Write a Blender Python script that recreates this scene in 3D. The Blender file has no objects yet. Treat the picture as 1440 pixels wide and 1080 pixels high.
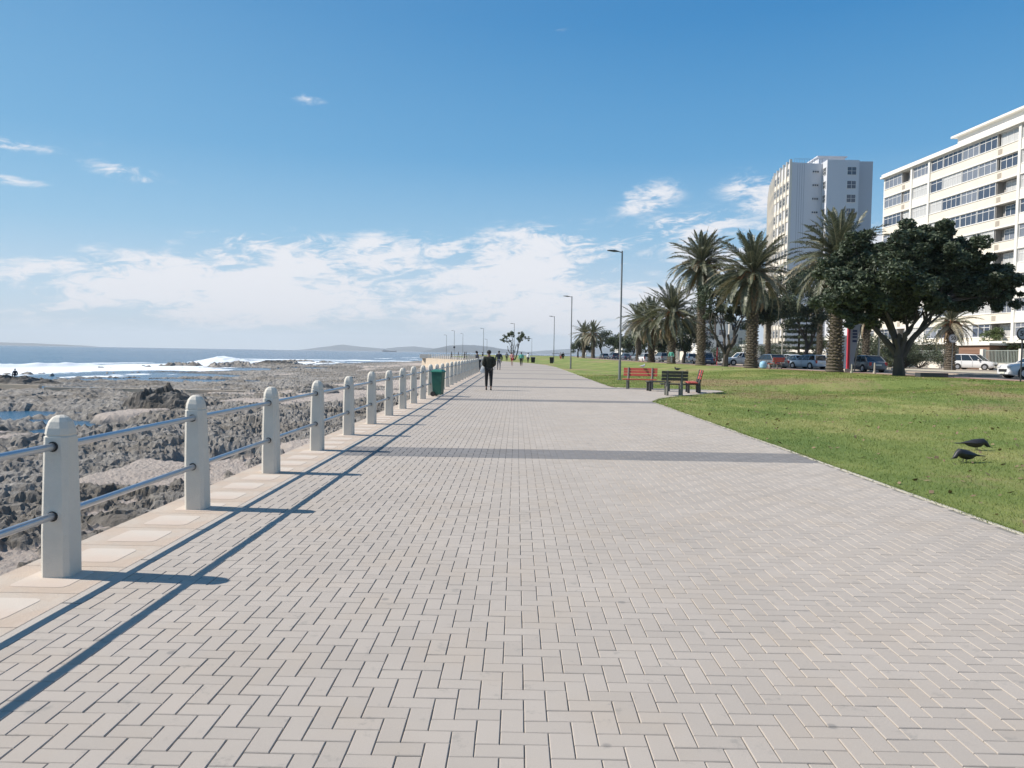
import bpy, bmesh, math, random
import numpy as np
from mathutils import Vector, Matrix, Quaternion

# ------------------------------------------------------------------ camera, sky, sun, exposure
S = bpy.context.scene
C = S.collection
F_PX = 1075.0                      # focal length in pixels of a 1440 wide picture
CAM_H = 1.60
cam_d = bpy.data.cameras.new('camera'); cam = bpy.data.objects.new('camera', cam_d); C.objects.link(cam)
S.camera = cam
cam_d.sensor_width = 36.0; cam_d.lens = F_PX/1440*36.0
cam_d.clip_start = 0.05; cam_d.clip_end = 60000
PITCH = math.atan(43.4/F_PX); YAW = math.radians(0.32); ROLL = math.radians(0.92)
cam.matrix_world = (Matrix.Translation((0, 0, CAM_H)) @ Matrix.Rotation(YAW, 4, 'Z') @
                    Matrix.Rotation(math.pi/2-PITCH, 4, 'X') @ Matrix.Rotation(ROLL, 4, 'Z'))

SUN_EL = math.radians(43.5); SUN_AZ = math.radians(-85.5)      # azimuth from +Y towards +X
sun_dir = Vector((math.sin(SUN_AZ)*math.cos(SUN_EL), math.cos(SUN_AZ)*math.cos(SUN_EL), math.sin(SUN_EL)))
sd = bpy.data.lights.new('sun', 'SUN'); sd.energy = 3.6; sd.angle = math.radians(0.53); sd.color = (1.0, 0.93, 0.84)
so = bpy.data.objects.new('sun', sd); C.objects.link(so)
so.rotation_mode = 'QUATERNION'; so.rotation_quaternion = sun_dir.to_track_quat('Z', 'Y'); so.location = (-50, 20, 60)

S.view_settings.view_transform = 'Standard'; S.view_settings.look = 'None'
S.view_settings.exposure = 0.74; S.view_settings.gamma = 1.0; S.view_settings.use_curve_mapping = False
S.cycles.max_bounces = 6; S.cycles.diffuse_bounces = 3; S.cycles.transparent_max_bounces = 8
S.cycles.volume_bounces = 0; S.cycles.use_denoising = True
S.cycles.sample_clamp_indirect = 6.0

W = bpy.data.worlds.new('World'); S.world = W; W.use_nodes = True

class NT:
    """small helper to wire shader nodes"""
    def __init__(s, tree): s.t = tree; s.n = tree.nodes; s.l = tree.links
    def node(s, typ, inputs=None, **kw):
        n = s.n.new(typ)
        for k, v in kw.items(): setattr(n, k, v)
        for k, v in (inputs or {}).items():
            if isinstance(v, bpy.types.NodeSocket): s.l.new(v, n.inputs[k])
            else: n.inputs[k].default_value = v
        return n
    def math(s, op, a, b=0.0, c=None, clamp=False):
        n = s.n.new('ShaderNodeMath'); n.operation = op; n.use_clamp = clamp
        for i, v in enumerate((a, b, c)):
            if v is None: continue
            if isinstance(v, bpy.types.NodeSocket): s.l.new(v, n.inputs[i])
            else: n.inputs[i].default_value = v
        return n.outputs[0]
    def mix(s, f, a, b, mode='MIX'):
        n = s.n.new('ShaderNodeMix'); n.data_type = 'RGBA'; n.blend_type = mode
        for i, v in ((0, f), (6, a), (7, b)):
            if isinstance(v, bpy.types.NodeSocket): s.l.new(v, n.inputs[i])
            elif i == 0: n.inputs[0].default_value = v
            else: n.inputs[i].default_value = (*v[:3], 1)
        return n.outputs[2]
    def ramp(s, f, stops):
        n = s.n.new('ShaderNodeValToRGB'); s.l.new(f, n.inputs[0]); e = n.color_ramp.elements
        while len(e) < len(stops): e.new(0.5)
        for k, (p, c) in enumerate(stops):
            e[k].position = p; e[k].color = (*c[:3], 1) if not isinstance(c, (int, float)) else (c, c, c, 1)
        return n.outputs[0]
    def sstep(s, v, lo, hi):
        n = s.n.new('ShaderNodeMapRange'); n.interpolation_type = 'SMOOTHSTEP'
        s.l.new(v, n.inputs[0]); n.inputs[1].default_value = lo; n.inputs[2].default_value = hi
        return n.outputs[0]

def make_world():
    w = NT(W.node_tree); w.n.clear()
    sky = w.node('ShaderNodeTexSky', sky_type='NISHITA', sun_disc=False, sun_elevation=SUN_EL,
                 sun_rotation=SUN_AZ, altitude=0.0, air_density=1.0, dust_density=0.35, ozone_density=3.5)
    co = w.node('ShaderNodeTexCoord')
    sp = w.node('ShaderNodeSeparateXYZ', {0: co.outputs['Generated']})
    x, y, z = sp.outputs
    az = w.math('MULTIPLY', w.math('ARCTAN2', x, y), 57.2958)
    el = w.math('MULTIPLY', w.math('ARCSINE', z), 57.2958)
    # wispy cloud texture, streaked sideways
    vec = w.node('ShaderNodeCombineXYZ', {0: w.math('ADD', w.math('MULTIPLY', az, 0.05), w.math('MULTIPLY', el, -0.03)), 1: w.math('MULTIPLY', el, 0.15), 2: 3.7})
    n1 = w.node('ShaderNodeTexNoise', {'Vector': vec.outputs[0], 'Scale': 3.1, 'Detail': 9.0, 'Roughness': 0.58, 'Distortion': 0.5})
    n2 = w.node('ShaderNodeTexNoise', {'Vector': vec.outputs[0], 'Scale': 9.0, 'Detail': 7.0, 'Roughness': 0.66, 'Distortion': 1.6})
    tex = w.math('ADD', w.math('MULTIPLY', n1.outputs[0], 0.62), w.math('MULTIPLY', n2.outputs[0], 0.38))
    def blob(a0, e0, ra, re, k, tilt=0.0):
        da = w.math('DIVIDE', w.math('SUBTRACT', az, a0), ra)
        ee = w.math('SUBTRACT', w.math('SUBTRACT', el, e0), w.math('MULTIPLY', w.math('SUBTRACT', az, a0), tilt))
        de = w.math('DIVIDE', ee, re)
        r2 = w.math('ADD', w.math('MULTIPLY', da, da), w.math('MULTIPLY', de, de))
        return w.math('MULTIPLY', w.math('POWER', 2.718, w.math('MULTIPLY', r2, -1.0)), k)
    cov = None
    for b in ((-22, 3.8, 16, 2.6, .62), (-17, 6.6, 7, 1.7, .60), (-8, 6.8, 7, 2.0, .50, .06), (1, 6.8, 9, 2.6, .56, .08),
              (6, 3.6, 14, 2.6, .56), (-6, 3.8, 13, 1.8, .45), (22, 6, 6, 2.5, .45), (12, 9.0, 5, 1.5, .42, .15), (18, 11.4, 3.8, 2.0, .34, -.1), (17, 6.5, 7, 3.5, .42),
              (9.5, 11.3, 3.0, 1.5, .32, .2), (-27, 11.4, 3.4, .7, .27, -.1), (-34, 12.3, 4.5, .6, .24), (-29, 13.1, 1.5, .4, .20),
              (-34, 10.1, 3.0, .4, .26), (-15.5, 17.3, 2.2, .6, .20, -.2), (3, 22.5, 1.2, .4, .17), (32, 7, 9, 4.5, .44),
              (-60, 6, 22, 4, .5), (60, 8, 20, 5, .5), (110, 7, 30, 5, .5), (-115, 6, 35, 4, .5), (170, 8, 25, 5, .5), (-170, 8, 25, 5, .5)):
        bb = blob(*b); cov = bb if cov is None else w.math('MAXIMUM', cov, bb)
    tex = w.math('MULTIPLY', w.math('SUBTRACT', tex, .5), w.math('ADD', .5, w.math('MULTIPLY', w.sstep(cov, .05, .35), 3.6)))
    m = w.math('ADD', tex, cov)
    mask = w.math('MULTIPLY', w.sstep(m, 0.12, 0.60), 0.95)
    el01 = w.math('DIVIDE', w.math('ADD', el, 10.0), 100.0, clamp=True)
    k = 6.15
    def lin(r, g, b_): return tuple(k*((c/255+.055)/1.055)**2.4 for c in (r, g, b_))
    grad = w.ramp(el01, [(0.0, lin(212, 221, 230)), (.10, lin(214, 223, 232)), (.145, lin(186, 210, 230)), (.185, lin(138, 187, 221)), (.24, lin(86, 158, 208)),
                         (.33, lin(44, 131, 192)), (.45, lin(26, 110, 175)), (.65, lin(42, 108, 166)), (1.0, lin(58, 104, 152))])
    sky2 = w.node('ShaderNodeHueSaturation', {'Saturation': .9, 'Value': 1.5, 'Color': sky.outputs[0]})
    base = w.mix(.05, grad, sky2.outputs[0])
    sunside = w.math('MULTIPLY', w.sstep(x, .35, -.95), .30)      # sky pales towards the sun
    c1 = w.mix(sunside, base, lin(158, 205, 232))
    c2 = w.mix(mask, c1, lin(240, 241, 246))
    bg = w.node('ShaderNodeBackground', {0: c2, 1: 0.10})
    out = w.node('ShaderNodeOutputWorld', {0: bg.outputs[0]})
make_world()

# ------------------------------------------------------------------ helpers
def col(px, Y):            # X of a picture column (1440 wide) at depth Y
    return (px-726.0)/F_PX*Y
def tag(o, label=None, cat=None, group=None, kind=None):
    if label: o['label'] = label
    if cat: o['category'] = cat
    if group: o['group'] = group
    if kind: o['kind'] = kind
    return o
def empty(name, loc=(0, 0, 0), rz=0.0):
    o = bpy.data.objects.new(name, None); C.objects.link(o); o.location = loc; o.rotation_euler = (0, 0, rz)
    o.empty_display_size = 0.2
    return o
def link(name, me, parent=None, loc=(0, 0, 0), rot=(0, 0, 0), scale=(1, 1, 1)):
    o = bpy.data.objects.new(name, me); C.objects.link(o); o.parent = parent
    o.location = loc; o.rotation_euler = rot; o.scale = scale
    return o
def children(o): return [c for c in bpy.data.objects if c.parent == o]
def copy_tree(o, parent=None):
    kids = list(o.children)
    c = o.copy(); C.objects.link(c); c.parent = parent
    for k in kids: copy_tree(k, c)
    return c
def mesh_np(name, V, Fq, mats, smooth=False, attrs=None, midx=None):
    me = bpy.data.meshes.new(name)
    V = np.asarray(V, dtype=np.float32).reshape(-1, 3); Fq = np.asarray(Fq, dtype=np.int32)
    k = Fq.shape[1]; n = len(Fq)
    me.vertices.add(len(V)); me.vertices.foreach_set('co', V.ravel())
    me.loops.add(n*k); me.loops.foreach_set('vertex_index', Fq.ravel())
    me.polygons.add(n); me.polygons.foreach_set('loop_start', np.arange(0, n*k, k, dtype=np.int32))
    me.polygons.foreach_set('loop_total', np.full(n, k, dtype=np.int32))
    for m in (mats if isinstance(mats, (list, tuple)) else [mats]): me.materials.append(m)
    if midx is not None: me.polygons.foreach_set('material_index', np.asarray(midx, dtype=np.int32))
    me.polygons.foreach_set('use_smooth', np.full(n, bool(smooth)))
    for an, av in (attrs or {}).items():
        a = me.attributes.new(an, 'FLOAT', 'POINT'); a.data.foreach_set('value', np.asarray(av, dtype=np.float32).ravel())
    me.update(calc_edges=True); me.validate()
    return me
def grid_faces(nr, nc):
    i = np.arange(nr*nc).reshape(nr, nc)
    return np.stack([i[:-1, :-1], i[:-1, 1:], i[1:, 1:], i[1:, :-1]], -1).reshape(-1, 4)

class MB:
    def __init__(s): s.v = []; s.f = []; s.m = []; s.mi = 0
    def mat(s, i): s.mi = i; return s
    def add(s, V, Fs):
        b = len(s.v); s.v += [tuple(p) for p in V]
        for f in Fs: s.f.append(tuple(b+i for i in f)); s.m.append(s.mi)
        return s
    def box(s, c, d, rz=0.0, taper=(1, 1), rot=None):
        hx, hy, hz = d[0]/2, d[1]/2, d[2]/2; V = []
        for z, t in ((-hz, (1, 1)), (hz, taper)):
            for x, y in ((-hx, -hy), (hx, -hy), (hx, hy), (-hx, hy)): V.append(Vector((x*t[0], y*t[1], z)))
        R = Matrix.Rotation(rz, 3, 'Z') if rot is None else rot
        V = [R @ p + Vector(c) for p in V]
        return s.add(V, [(3, 2, 1, 0), (4, 5, 6, 7), (0, 1, 5, 4), (1, 2, 6, 5), (2, 3, 7, 6), (3, 0, 4, 7)])
    def b2(s, x0, x1, y0, y1, z0, z1): return s.box(((x0+x1)/2, (y0+y1)/2, (z0+z1)/2), (x1-x0, y1-y0, z1-z0))
    def path(s, P, R, n=8, cap=True):
        P = [Vector(p) for p in P]
        if not hasattr(R, '__len__'): R = [R]*len(P)
        b = len(s.v); up = None
        for i, p in enumerate(P):
            d = (P[min(i+1, len(P)-1)]-P[max(i-1, 0)]).normalized()
            if up is None:
                up = d.cross(Vector((0, 0, 1)));
                if up.length < .05: up = Vector((1, 0, 0))
            up = (up-d*up.dot(d)).normalized(); w = d.cross(up)
            for k in range(n):
                a = 2*math.pi*k/n; s.v.append(tuple(p+(up*math.cos(a)+w*math.sin(a))*R[i]))
        for i in range(len(P)-1):
            for k in range(n):
                a, c = b+i*n+k, b+i*n+(k+1) % n; s.f.append((a, c, c+n, a+n)); s.m.append(s.mi)
        if cap:
            s.f.append(tuple(b+k for k in range(n))[::-1]); s.m.append(s.mi)
            e = b+(len(P)-1)*n; s.f.append(tuple(e+k for k in range(n))); s.m.append(s.mi)
        return s
    def lathe(s, prof, n=16, c=(0, 0, 0), sx=1, sy=1):
        b = len(s.v)
        for r, z in prof:
            for k in range(n):
                a = 2*math.pi*(k+.5)/n; s.v.append((c[0]+r*sx*math.cos(a), c[1]+r*sy*math.sin(a), c[2]+z))
        for i in range(len(prof)-1):
            for k in range(n):
                a, d = b+i*n+k, b+i*n+(k+1) % n; s.f.append((a, d, d+n, a+n)); s.m.append(s.mi)
        s.f.append(tuple(b+k for k in range(n))[::-1]); s.m.append(s.mi)
        e = b+(len(prof)-1)*n; s.f.append(tuple(e+k for k in range(n))); s.m.append(s.mi)
        return s
    def prism(s, poly, z0, z1):                       # poly counter-clockwise in xy
        n = len(poly); V = [(x, y, z0) for x, y in poly]+[(x, y, z1) for x, y in poly]
        Fs = [tuple(range(n))[::-1], tuple(range(n, 2*n))]+[(i, (i+1) % n, n+(i+1) % n, n+i) for i in range(n)]
        return s.add(V, Fs)
    def loft(s, secs):                                # list of equal-length rings
        n = len(secs[0]); V = [p for r in secs for p in r]; Fs = []
        for i in range(len(secs)-1):
            for k in range(n): Fs.append((i*n+k, i*n+(k+1) % n, (i+1)*n+(k+1) % n, (i+1)*n+k))
        Fs.append(tuple(range(n))[::-1]); Fs.append(tuple(range((len(secs)-1)*n, len(secs)*n)))
        return s.add(V, Fs)
    def mesh(s, name, mats, smooth=False, bevel=0.0):
        me = bpy.data.meshes.new(name); me.from_pydata(s.v, [], s.f)
        for m in (mats if isinstance(mats, (list, tuple)) else [mats]): me.materials.append(m)
        me.polygons.foreach_set('material_index', s.m)
        if bevel:
            bm = bmesh.new(); bm.from_mesh(me)
            bmesh.ops.recalc_face_normals(bm, faces=bm.faces)
            bmesh.ops.bevel(bm, geom=[e for e in bm.edges if len(e.link_faces) == 2 and e.calc_face_angle(0) > .6], offset=bevel, segments=2, profile=.6, affect='EDGES', clamp_overlap=True)
            bm.to_mesh(me); bm.free()
        if smooth: me.polygons.foreach_set('use_smooth', [True]*len(me.polygons))
        me.update()
        if smooth:
            try: me.set_sharp_from_angle(angle=math.radians(40))
            except Exception: pass
        return me
    def build(s, name, mats, parent=None, smooth=False, bevel=0.0, loc=(0, 0, 0), rot=(0, 0, 0)):
        return link(name, s.mesh(name, mats, smooth, bevel), parent, loc, rot)

# ---- numpy noise
_rs = np.random.RandomState(7); _perm = _rs.permutation(4096).astype(np.int64); _val = _rs.rand(4096)
def _h(ix, iy, k=0): return _perm[(ix*73 + _perm[(iy*151+k*977) & 4095]*31) & 4095]
def vnoise(x, y, k=0):
    ix = np.floor(x).astype(np.int64); iy = np.floor(y).astype(np.int64); fx = x-ix; fy = y-iy
    fx = fx*fx*(3-2*fx); fy = fy*fy*(3-2*fy)
    v = lambda a, b: _val[_h(ix+a, iy+b, k)]
    return (v(0, 0)*(1-fx)+v(1, 0)*fx)*(1-fy)+(v(0, 1)*(1-fx)+v(1, 1)*fx)*fy
def fbm(x, y, o=5, k=0, g=.5):
    s = 0; a = 1; t = 0
    for i in range(o): s = s+a*vnoise(x, y, k+i*13); t += a; a *= g; x = x*2.03+11.7; y = y*2.03-5.3
    return s/t
def facets(x, y, k=0, tilt=.6):
    """nearest jittered cell; each cell is a randomly tilted plane: broken rock"""
    ix = np.floor(x).astype(np.int64); iy = np.floor(y).astype(np.int64)
    best = np.full(x.shape, 9.0); out = np.zeros(x.shape); sec = np.full(x.shape, 9.0)
    for a in (-1, 0, 1):
        for b in (-1, 0, 1):
            h = _h(ix+a, iy+b, k); cx = ix+a+_val[h]; cy = iy+b+_val[(h*7+3) & 4095]
            dx = x-cx; dy = y-cy; d = dx*dx+dy*dy
            hv = _val[(h*13+5) & 4095]+tilt*((_val[(h*17+9) & 4095]-.5)*2*dx+(_val[(h*29+1) & 4095]-.5)*2*dy)
            m = d < best; sec = np.where(m, best, np.minimum(sec, d)); out = np.where(m, hv, out); best = np.where(m, d, best)
    return out, np.sqrt(sec)-np.sqrt(best)
def sst(x, a, b):
    t = np.clip((x-a)/(b-a), 0, 1); return t*t*(3-2*t)

# ------------------------------------------------------------------ materials
def mat(name, base=(.5, .5, .5), rough=.8, var=.0, vscale=3.0, bump=0.0, bscale=30.0, metal=0.0, spec=.5, col2=None, mixscale=1.0,
        mixlo=.4, mixhi=.6, detail=6.0, trans=0.0, island=0.0, coat=0.0, stretch=None, space='Object'):
    m = bpy.data.materials.new(name); m.use_nodes = True; t = NT(m.node_tree); t.n.clear()
    co = t.node('ShaderNodeTexCoord').outputs[space]
    if space == 'World': pass
    if stretch: co = t.node('ShaderNodeMapping', {0: co, 3: stretch}).outputs[0]
    c = t.node('ShaderNodeRGB'); c.outputs[0].default_value = (*base, 1); c = c.outputs[0]
    if col2:
        n = t.node('ShaderNodeTexNoise', {'Vector': co, 'Scale': mixscale, 'Detail': detail, 'Roughness': .6})
        c = t.mix(t.sstep(n.outputs[0], mixlo, mixhi), c, col2)
    if var:
        n = t.node('ShaderNodeTexNoise', {'Vector': co, 'Scale': vscale, 'Detail': 8.0, 'Roughness': .65})
        f = t.math('ADD', 1-var, t.math('MULTIPLY', n.outputs[0], 2*var))
        v = t.node('ShaderNodeCombineXYZ', {0: f, 1: f, 2: f}); c = t.mix(1.0, c, v.outputs[0], 'MULTIPLY')
    if island:
        g = t.node('ShaderNodeNewGeometry'); oi = t.node('ShaderNodeObjectInfo')
        r = t.math('FRACT', t.math('ADD', g.outputs['Random Per Island'], oi.outputs['Random']))
        f = t.math('ADD', 1-island, t.math('MULTIPLY', r, 2*island))
        v = t.node('ShaderNodeCombineXYZ', {0: f, 1: f, 2: f}); c = t.mix(1.0, c, v.outputs[0], 'MULTIPLY')
    p = t.node('ShaderNodeBsdfPrincipled', {'Base Color': c, 'Roughness': rough, 'Metallic': metal, 'Specular IOR Level': spec, 'Coat Weight': coat})
    if bump:
        n = t.node('ShaderNodeTexNoise', {'Vector': co, 'Scale': bscale, 'Detail': 5.0, 'Roughness': .6})
        b = t.node('ShaderNodeBump', {'Strength': min(1, bump), 'Distance': .01, 'Height': n.outputs[0]})
        t.l.new(b.outputs[0], p.inputs['Normal'])
    sh = p.outputs[0]
    if trans:
        tr = t.node('ShaderNodeBsdfTranslucent', {0: c}); sh = t.node('ShaderNodeMixShader', {0: trans, 1: sh, 2: tr.outputs[0]}).outputs[0]
    t.node('ShaderNodeOutputMaterial', {0: sh})
    return m

def paver_mat(name, base, flat=False):
    m = bpy.data.materials.new(name); m.use_nodes = True; t = NT(m.node_tree); t.n.clear()
    g = t.node('ShaderNodeNewGeometry'); oi = t.node('ShaderNodeObjectInfo'); pos = g.outputs['Position']
    c = t.node('ShaderNodeRGB'); c.outputs[0].default_value = (*base, 1); c = c.outputs[0]
    r = t.math('FRACT', t.math('ADD', g.outputs['Random Per Island'], oi.outputs['Random']))
    f = t.math('ADD', .955, t.math('MULTIPLY', r, .09)) if not flat else t.math('ADD', .955, 0)
    big = t.node('ShaderNodeTexNoise', {'Vector': pos, 'Scale': .55, 'Detail': 5.0, 'Roughness': .6})
    f = t.math('MULTIPLY', f, t.math('ADD', .86, t.math('MULTIPLY', big.outputs[0], .28)))
    fine = t.node('ShaderNodeTexNoise', {'Vector': pos, 'Scale': 260.0, 'Detail': 3.0, 'Roughness': .7})
    f = t.math('MULTIPLY', f, t.math('ADD', .80, t.math('MULTIPLY', fine.outputs[0], .40)))
    v = t.node('ShaderNodeCombineXYZ', {0: f, 1: f, 2: f}); c = t.mix(1.0, c, v.outputs[0], 'MULTIPLY')
    warm = t.node('ShaderNodeTexNoise', {'Vector': pos, 'Scale': 1.7, 'Detail': 3.0})
    c = t.mix(t.math('MULTIPLY', t.sstep(warm.outputs[0], .45, .7), .25), c, (base[0]*1.02, base[1]*.95, base[2]*.85))
    # scattered worn dirt stains and gum spots
    st = t.node('ShaderNodeTexNoise', {'Vector': pos, 'Scale': 6.0, 'Detail': 7.0, 'Roughness': .7})
    c = t.mix(t.math('MULTIPLY', t.sstep(st.outputs[0], .58, .70), .42), c, (.20, .195, .18))
    vo = t.node('ShaderNodeTexVoronoi', {'Vector': pos, 'Scale': 1.9}); 
    c = t.mix(t.math('MULTIPLY', t.math('SUBTRACT', 1.0, t.sstep(vo.outputs['Distance'], .035, .06)), .45), c, (.14, .14, .14))
    p = t.node('ShaderNodeBsdfPrincipled', {'Base Color': c, 'Roughness': .88, 'Specular IOR Level': .3})
    b = t.node('ShaderNodeBump', {'Strength': .35, 'Distance': .004, 'Height': fine.outputs[0]}); t.l.new(b.outputs[0], p.inputs['Normal'])
    t.node('ShaderNodeOutputMaterial', {0: p.outputs[0]})
    return m

M = {}
M['paver'] = paver_mat('grey_paver', (.415, .366, .318))
M['paver_far'] = paver_mat('grey_paver_far', (.395, .35, .305), True)
M['dark_paver'] = paver_mat('charcoal_paver', (.21, .20, .195))
M['dark_paver_far'] = paver_mat('charcoal_paver_far', (.215, .205, .20), True)
M['joint'] = mat('joint_sand', (.26, .24, .205), .95, var=.4, vscale=20, bump=.8, bscale=300)
M['concrete'] = mat('post_concrete', (.63, .585, .505), .85, var=.16, vscale=5, bump=.5, bscale=90, col2=(.53, .50, .44), mixscale=2.5, mixlo=.5, mixhi=.75)
M['coping'] = mat('coping_concrete', (.50, .425, .35), .9, var=.2, vscale=4, bump=.6, bscale=70, col2=(.47, .375, .295), mixscale=2.2)
M['panel'] = mat('smooth_panel_concrete', (.57, .50, .425), .85, var=.1, vscale=5, bump=.3, bscale=90, col2=(.54, .44, .36), mixscale=.8)
M['strip'] = mat('pale_edge_strip', (.44, .395, .345), .9, var=.15, vscale=6, bump=.5, bscale=80)
M['seawall'] = mat('sea_wall_plaster', (.52, .43, .33), .9, var=.18, vscale=.5, bump=.3, bscale=20)
M['kerb'] = mat('kerb_concrete', (.44, .41, .34), .9, var=.2, vscale=4, bump=.4, bscale=60)
M['steel'] = mat('galvanised_steel', (.50, .52, .55), .34, metal=.85, var=.12, vscale=8)
M['hole'] = mat('socket_shade', (.03, .03, .03), .8)
M['asphalt'] = mat('asphalt', (.085, .083, .082), .9, var=.25, vscale=.8, bump=.3, bscale=90)
M['roadpaint'] = mat('road_paint', (.62, .61, .58), .8, var=.15, vscale=3)
M['pinkpave'] = mat('pink_brick_paving', (.36, .22, .165), .9, var=.25, vscale=5)
M['sidewalk'] = mat('far_sidewalk', (.38, .32, .26), .9, var=.2, vscale=1.2)
M['earth'] = mat('garden_ground', (.13, .12, .07), .95, var=.3, vscale=.5)
M['wallwhite'] = mat('white_plaster', (.74, .70, .63), .85, var=.08, vscale=.6, bump=.2, bscale=12)
M['cream'] = mat('cream_plaster', (.74, .675, .565), .85, var=.08, vscale=.7)
M['facade'] = mat('facade_white', (.76, .73, .67), .8, var=.06, vscale=.5)
M['tower'] = mat('tower_shade_plaster', (.60, .61, .64), .85, var=.07, vscale=.15, stretch=(1, 1, .25))  # white plaster with the bluish shade of the camera-facing sides in its colour
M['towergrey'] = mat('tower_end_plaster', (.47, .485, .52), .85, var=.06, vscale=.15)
M['towerlit'] = mat('tower_sunlit_plaster', (.70, .64, .55), .85, var=.1, vscale=.3)  # same plaster, paler and warmer: sunlight on the sea side painted in
M['frame'] = mat('white_window_frame', (.72, .71, .69), .5)
M['glass'] = mat('dark_window_glass', (.06, .075, .11), .08, spec=.8, var=.4, vscale=.4)
M['glassdark'] = mat('darker_window_glass', (.022, .027, .035), .1, spec=.5)  # darker glass for the tower windows
M['glass2'] = mat('grey_window_glass', (.19, .205, .24), .12, spec=.8, var=.3, vscale=.6)
M['curtain'] = mat('curtained_window_glass', (.52, .51, .49), .25, spec=.7, var=.3, vscale=3.0, stretch=(4, 4, .3))
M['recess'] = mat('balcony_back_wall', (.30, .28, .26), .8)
M['brownpaint'] = mat('brown_garage_paint', (.26, .15, .10), .7)
M['meshfence'] = mat('grey_green_fence', (.27, .30, .27), .6)
M['darkmetal'] = mat('dark_metal', (.04, .042, .045), .5, var=.2)
M['lampmetal'] = mat('lamp_pole_metal', (.20, .205, .205), .5, metal=.3, var=.15, vscale=2)
M['benchred'] = mat('red_bench_paint', (.44, .075, .05), .6, var=.2, vscale=6)
M['benchwood'] = mat('shade_dark_wood', (.055, .055, .05), .75, var=.35, vscale=9, stretch=(1, 6, 6))  # near-black wood; the shade on the rear-view bench is in this colour
M['benchleg'] = mat('grey_bench_post', (.17, .165, .14), .8, var=.3, vscale=7)
M['bingreen'] = mat('green_bin_plastic', (.012, .095, .068), .45, var=.15, vscale=3)
M['binlid'] = mat('green_lid_plastic', (.02, .17, .12), .4)
M['rubber'] = mat('tyre_rubber', (.02, .02, .02), .8)
M['alloy'] = mat('alloy_rim', (.5, .5, .52), .35, metal=.7)
M['carglass'] = mat('car_glass', (.02, .025, .03), .05, spec=.9)
M['carwhite'] = mat('white_car_paint', (.72, .72, .72), .3, coat=.6)
M['carice'] = mat('ice_blue_car_paint', (.50, .58, .66), .3, coat=.6)
M['carsilver'] = mat('silver_car_paint', (.36, .37, .39), .3, metal=.5, coat=.5)
M['carblue'] = mat('dark_blue_car_paint', (.05, .07, .12), .3, coat=.6)
M['cargrey'] = mat('grey_car_paint', (.12, .13, .14), .3, coat=.6)
M['carred'] = mat('red_car_paint', (.25, .02, .02), .35, coat=.6)
M['lightglass'] = mat('headlight_glass', (.6, .6, .6), .1)
M['taillight'] = mat('tail_light', (.4, .02, .02), .2)
M['black'] = mat('black_plastic', (.02, .02, .02), .6)
M['plate'] = mat('number_plate', (.7, .7, .6), .5)
M['red'] = mat('red_sign_paint', (.50, .03, .05), .5)
M['signwhite'] = mat('sign_white', (.70, .70, .72), .5)
M['signgrey'] = mat('sign_grey', (.32, .33, .37), .5)
M['navy'] = mat('navy_print', (.03, .04, .10), .5)
M['skin'] = mat('skin', (.20, .11, .075), .6)
M['skin2'] = mat('light_skin', (.45, .28, .20), .6)
M['hair'] = mat('hair_black', (.015, .012, .01), .7)
M['cblack'] = mat('black_cloth', (.016, .017, .018), .9, var=.3, vscale=8)
M['colive'] = mat('dark_olive_cloth', (.022, .025, .018), .9, var=.3, vscale=8)
M['cnavy'] = mat('navy_cloth', (.03, .038, .055), .9)
M['cgrey'] = mat('grey_cloth', (.22, .22, .23), .9)
M['cteal'] = mat('teal_cloth', (.12, .42, .33), .9)
M['cred'] = mat('red_cloth', (.42, .07, .06), .9)
M['cpink'] = mat('pink_cloth', (.55, .28, .26), .9)
M['cwhite'] = mat('white_cloth', (.72, .72, .72), .9)
M['bagwhite'] = mat('white_plastic_bag', (.74, .76, .76), .5)
M['bird'] = mat('black_feathers', (.018, .018, .022), .5, var=.3, vscale=20)
M['birdgrey'] = mat('grey_feathers', (.22, .22, .23), .6)
M['beak'] = mat('beak_horn', (.09, .08, .07), .5)
M['bark'] = mat('tree_bark', (.075, .063, .052), .95, var=.45, vscale=2.5, bump=1, bscale=14, stretch=(1, 1, .35))
M['palmbark'] = mat('palm_bark', (.085, .07, .052), .95, island=.45, var=.3, vscale=3)
M['boot'] = mat('palm_leaf_base', (.17, .14, .10), .9, island=.35)
M['leaf'] = mat('dark_leaf', (.070, .092, .052), .6, island=.55, trans=.15, spec=.45)
M['leaf2'] = mat('olive_leaf', (.085, .11, .05), .55, island=.5, trans=.2, spec=.45)
M['leaf3'] = mat('bright_shrub_leaf', (.10, .135, .045), .55, island=.45, trans=.25)
M['frond'] = mat('palm_frond', (.12, .13, .082), .45, island=.4, trans=.18, spec=.5)
M['frond2'] = mat('pale_palm_frond', (.27, .235, .16), .6, island=.35, trans=.15)
M['rachis'] = mat('frond_midrib', (.30, .265, .16), .6)
M['deadfrond'] = mat('dead_frond', (.23, .155, .09), .8, island=.3)
M['dates'] = mat('orange_date_stalks', (.36, .17, .08), .7)
M['ship'] = mat('ship_hull', (.08, .07, .07), .6)

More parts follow.
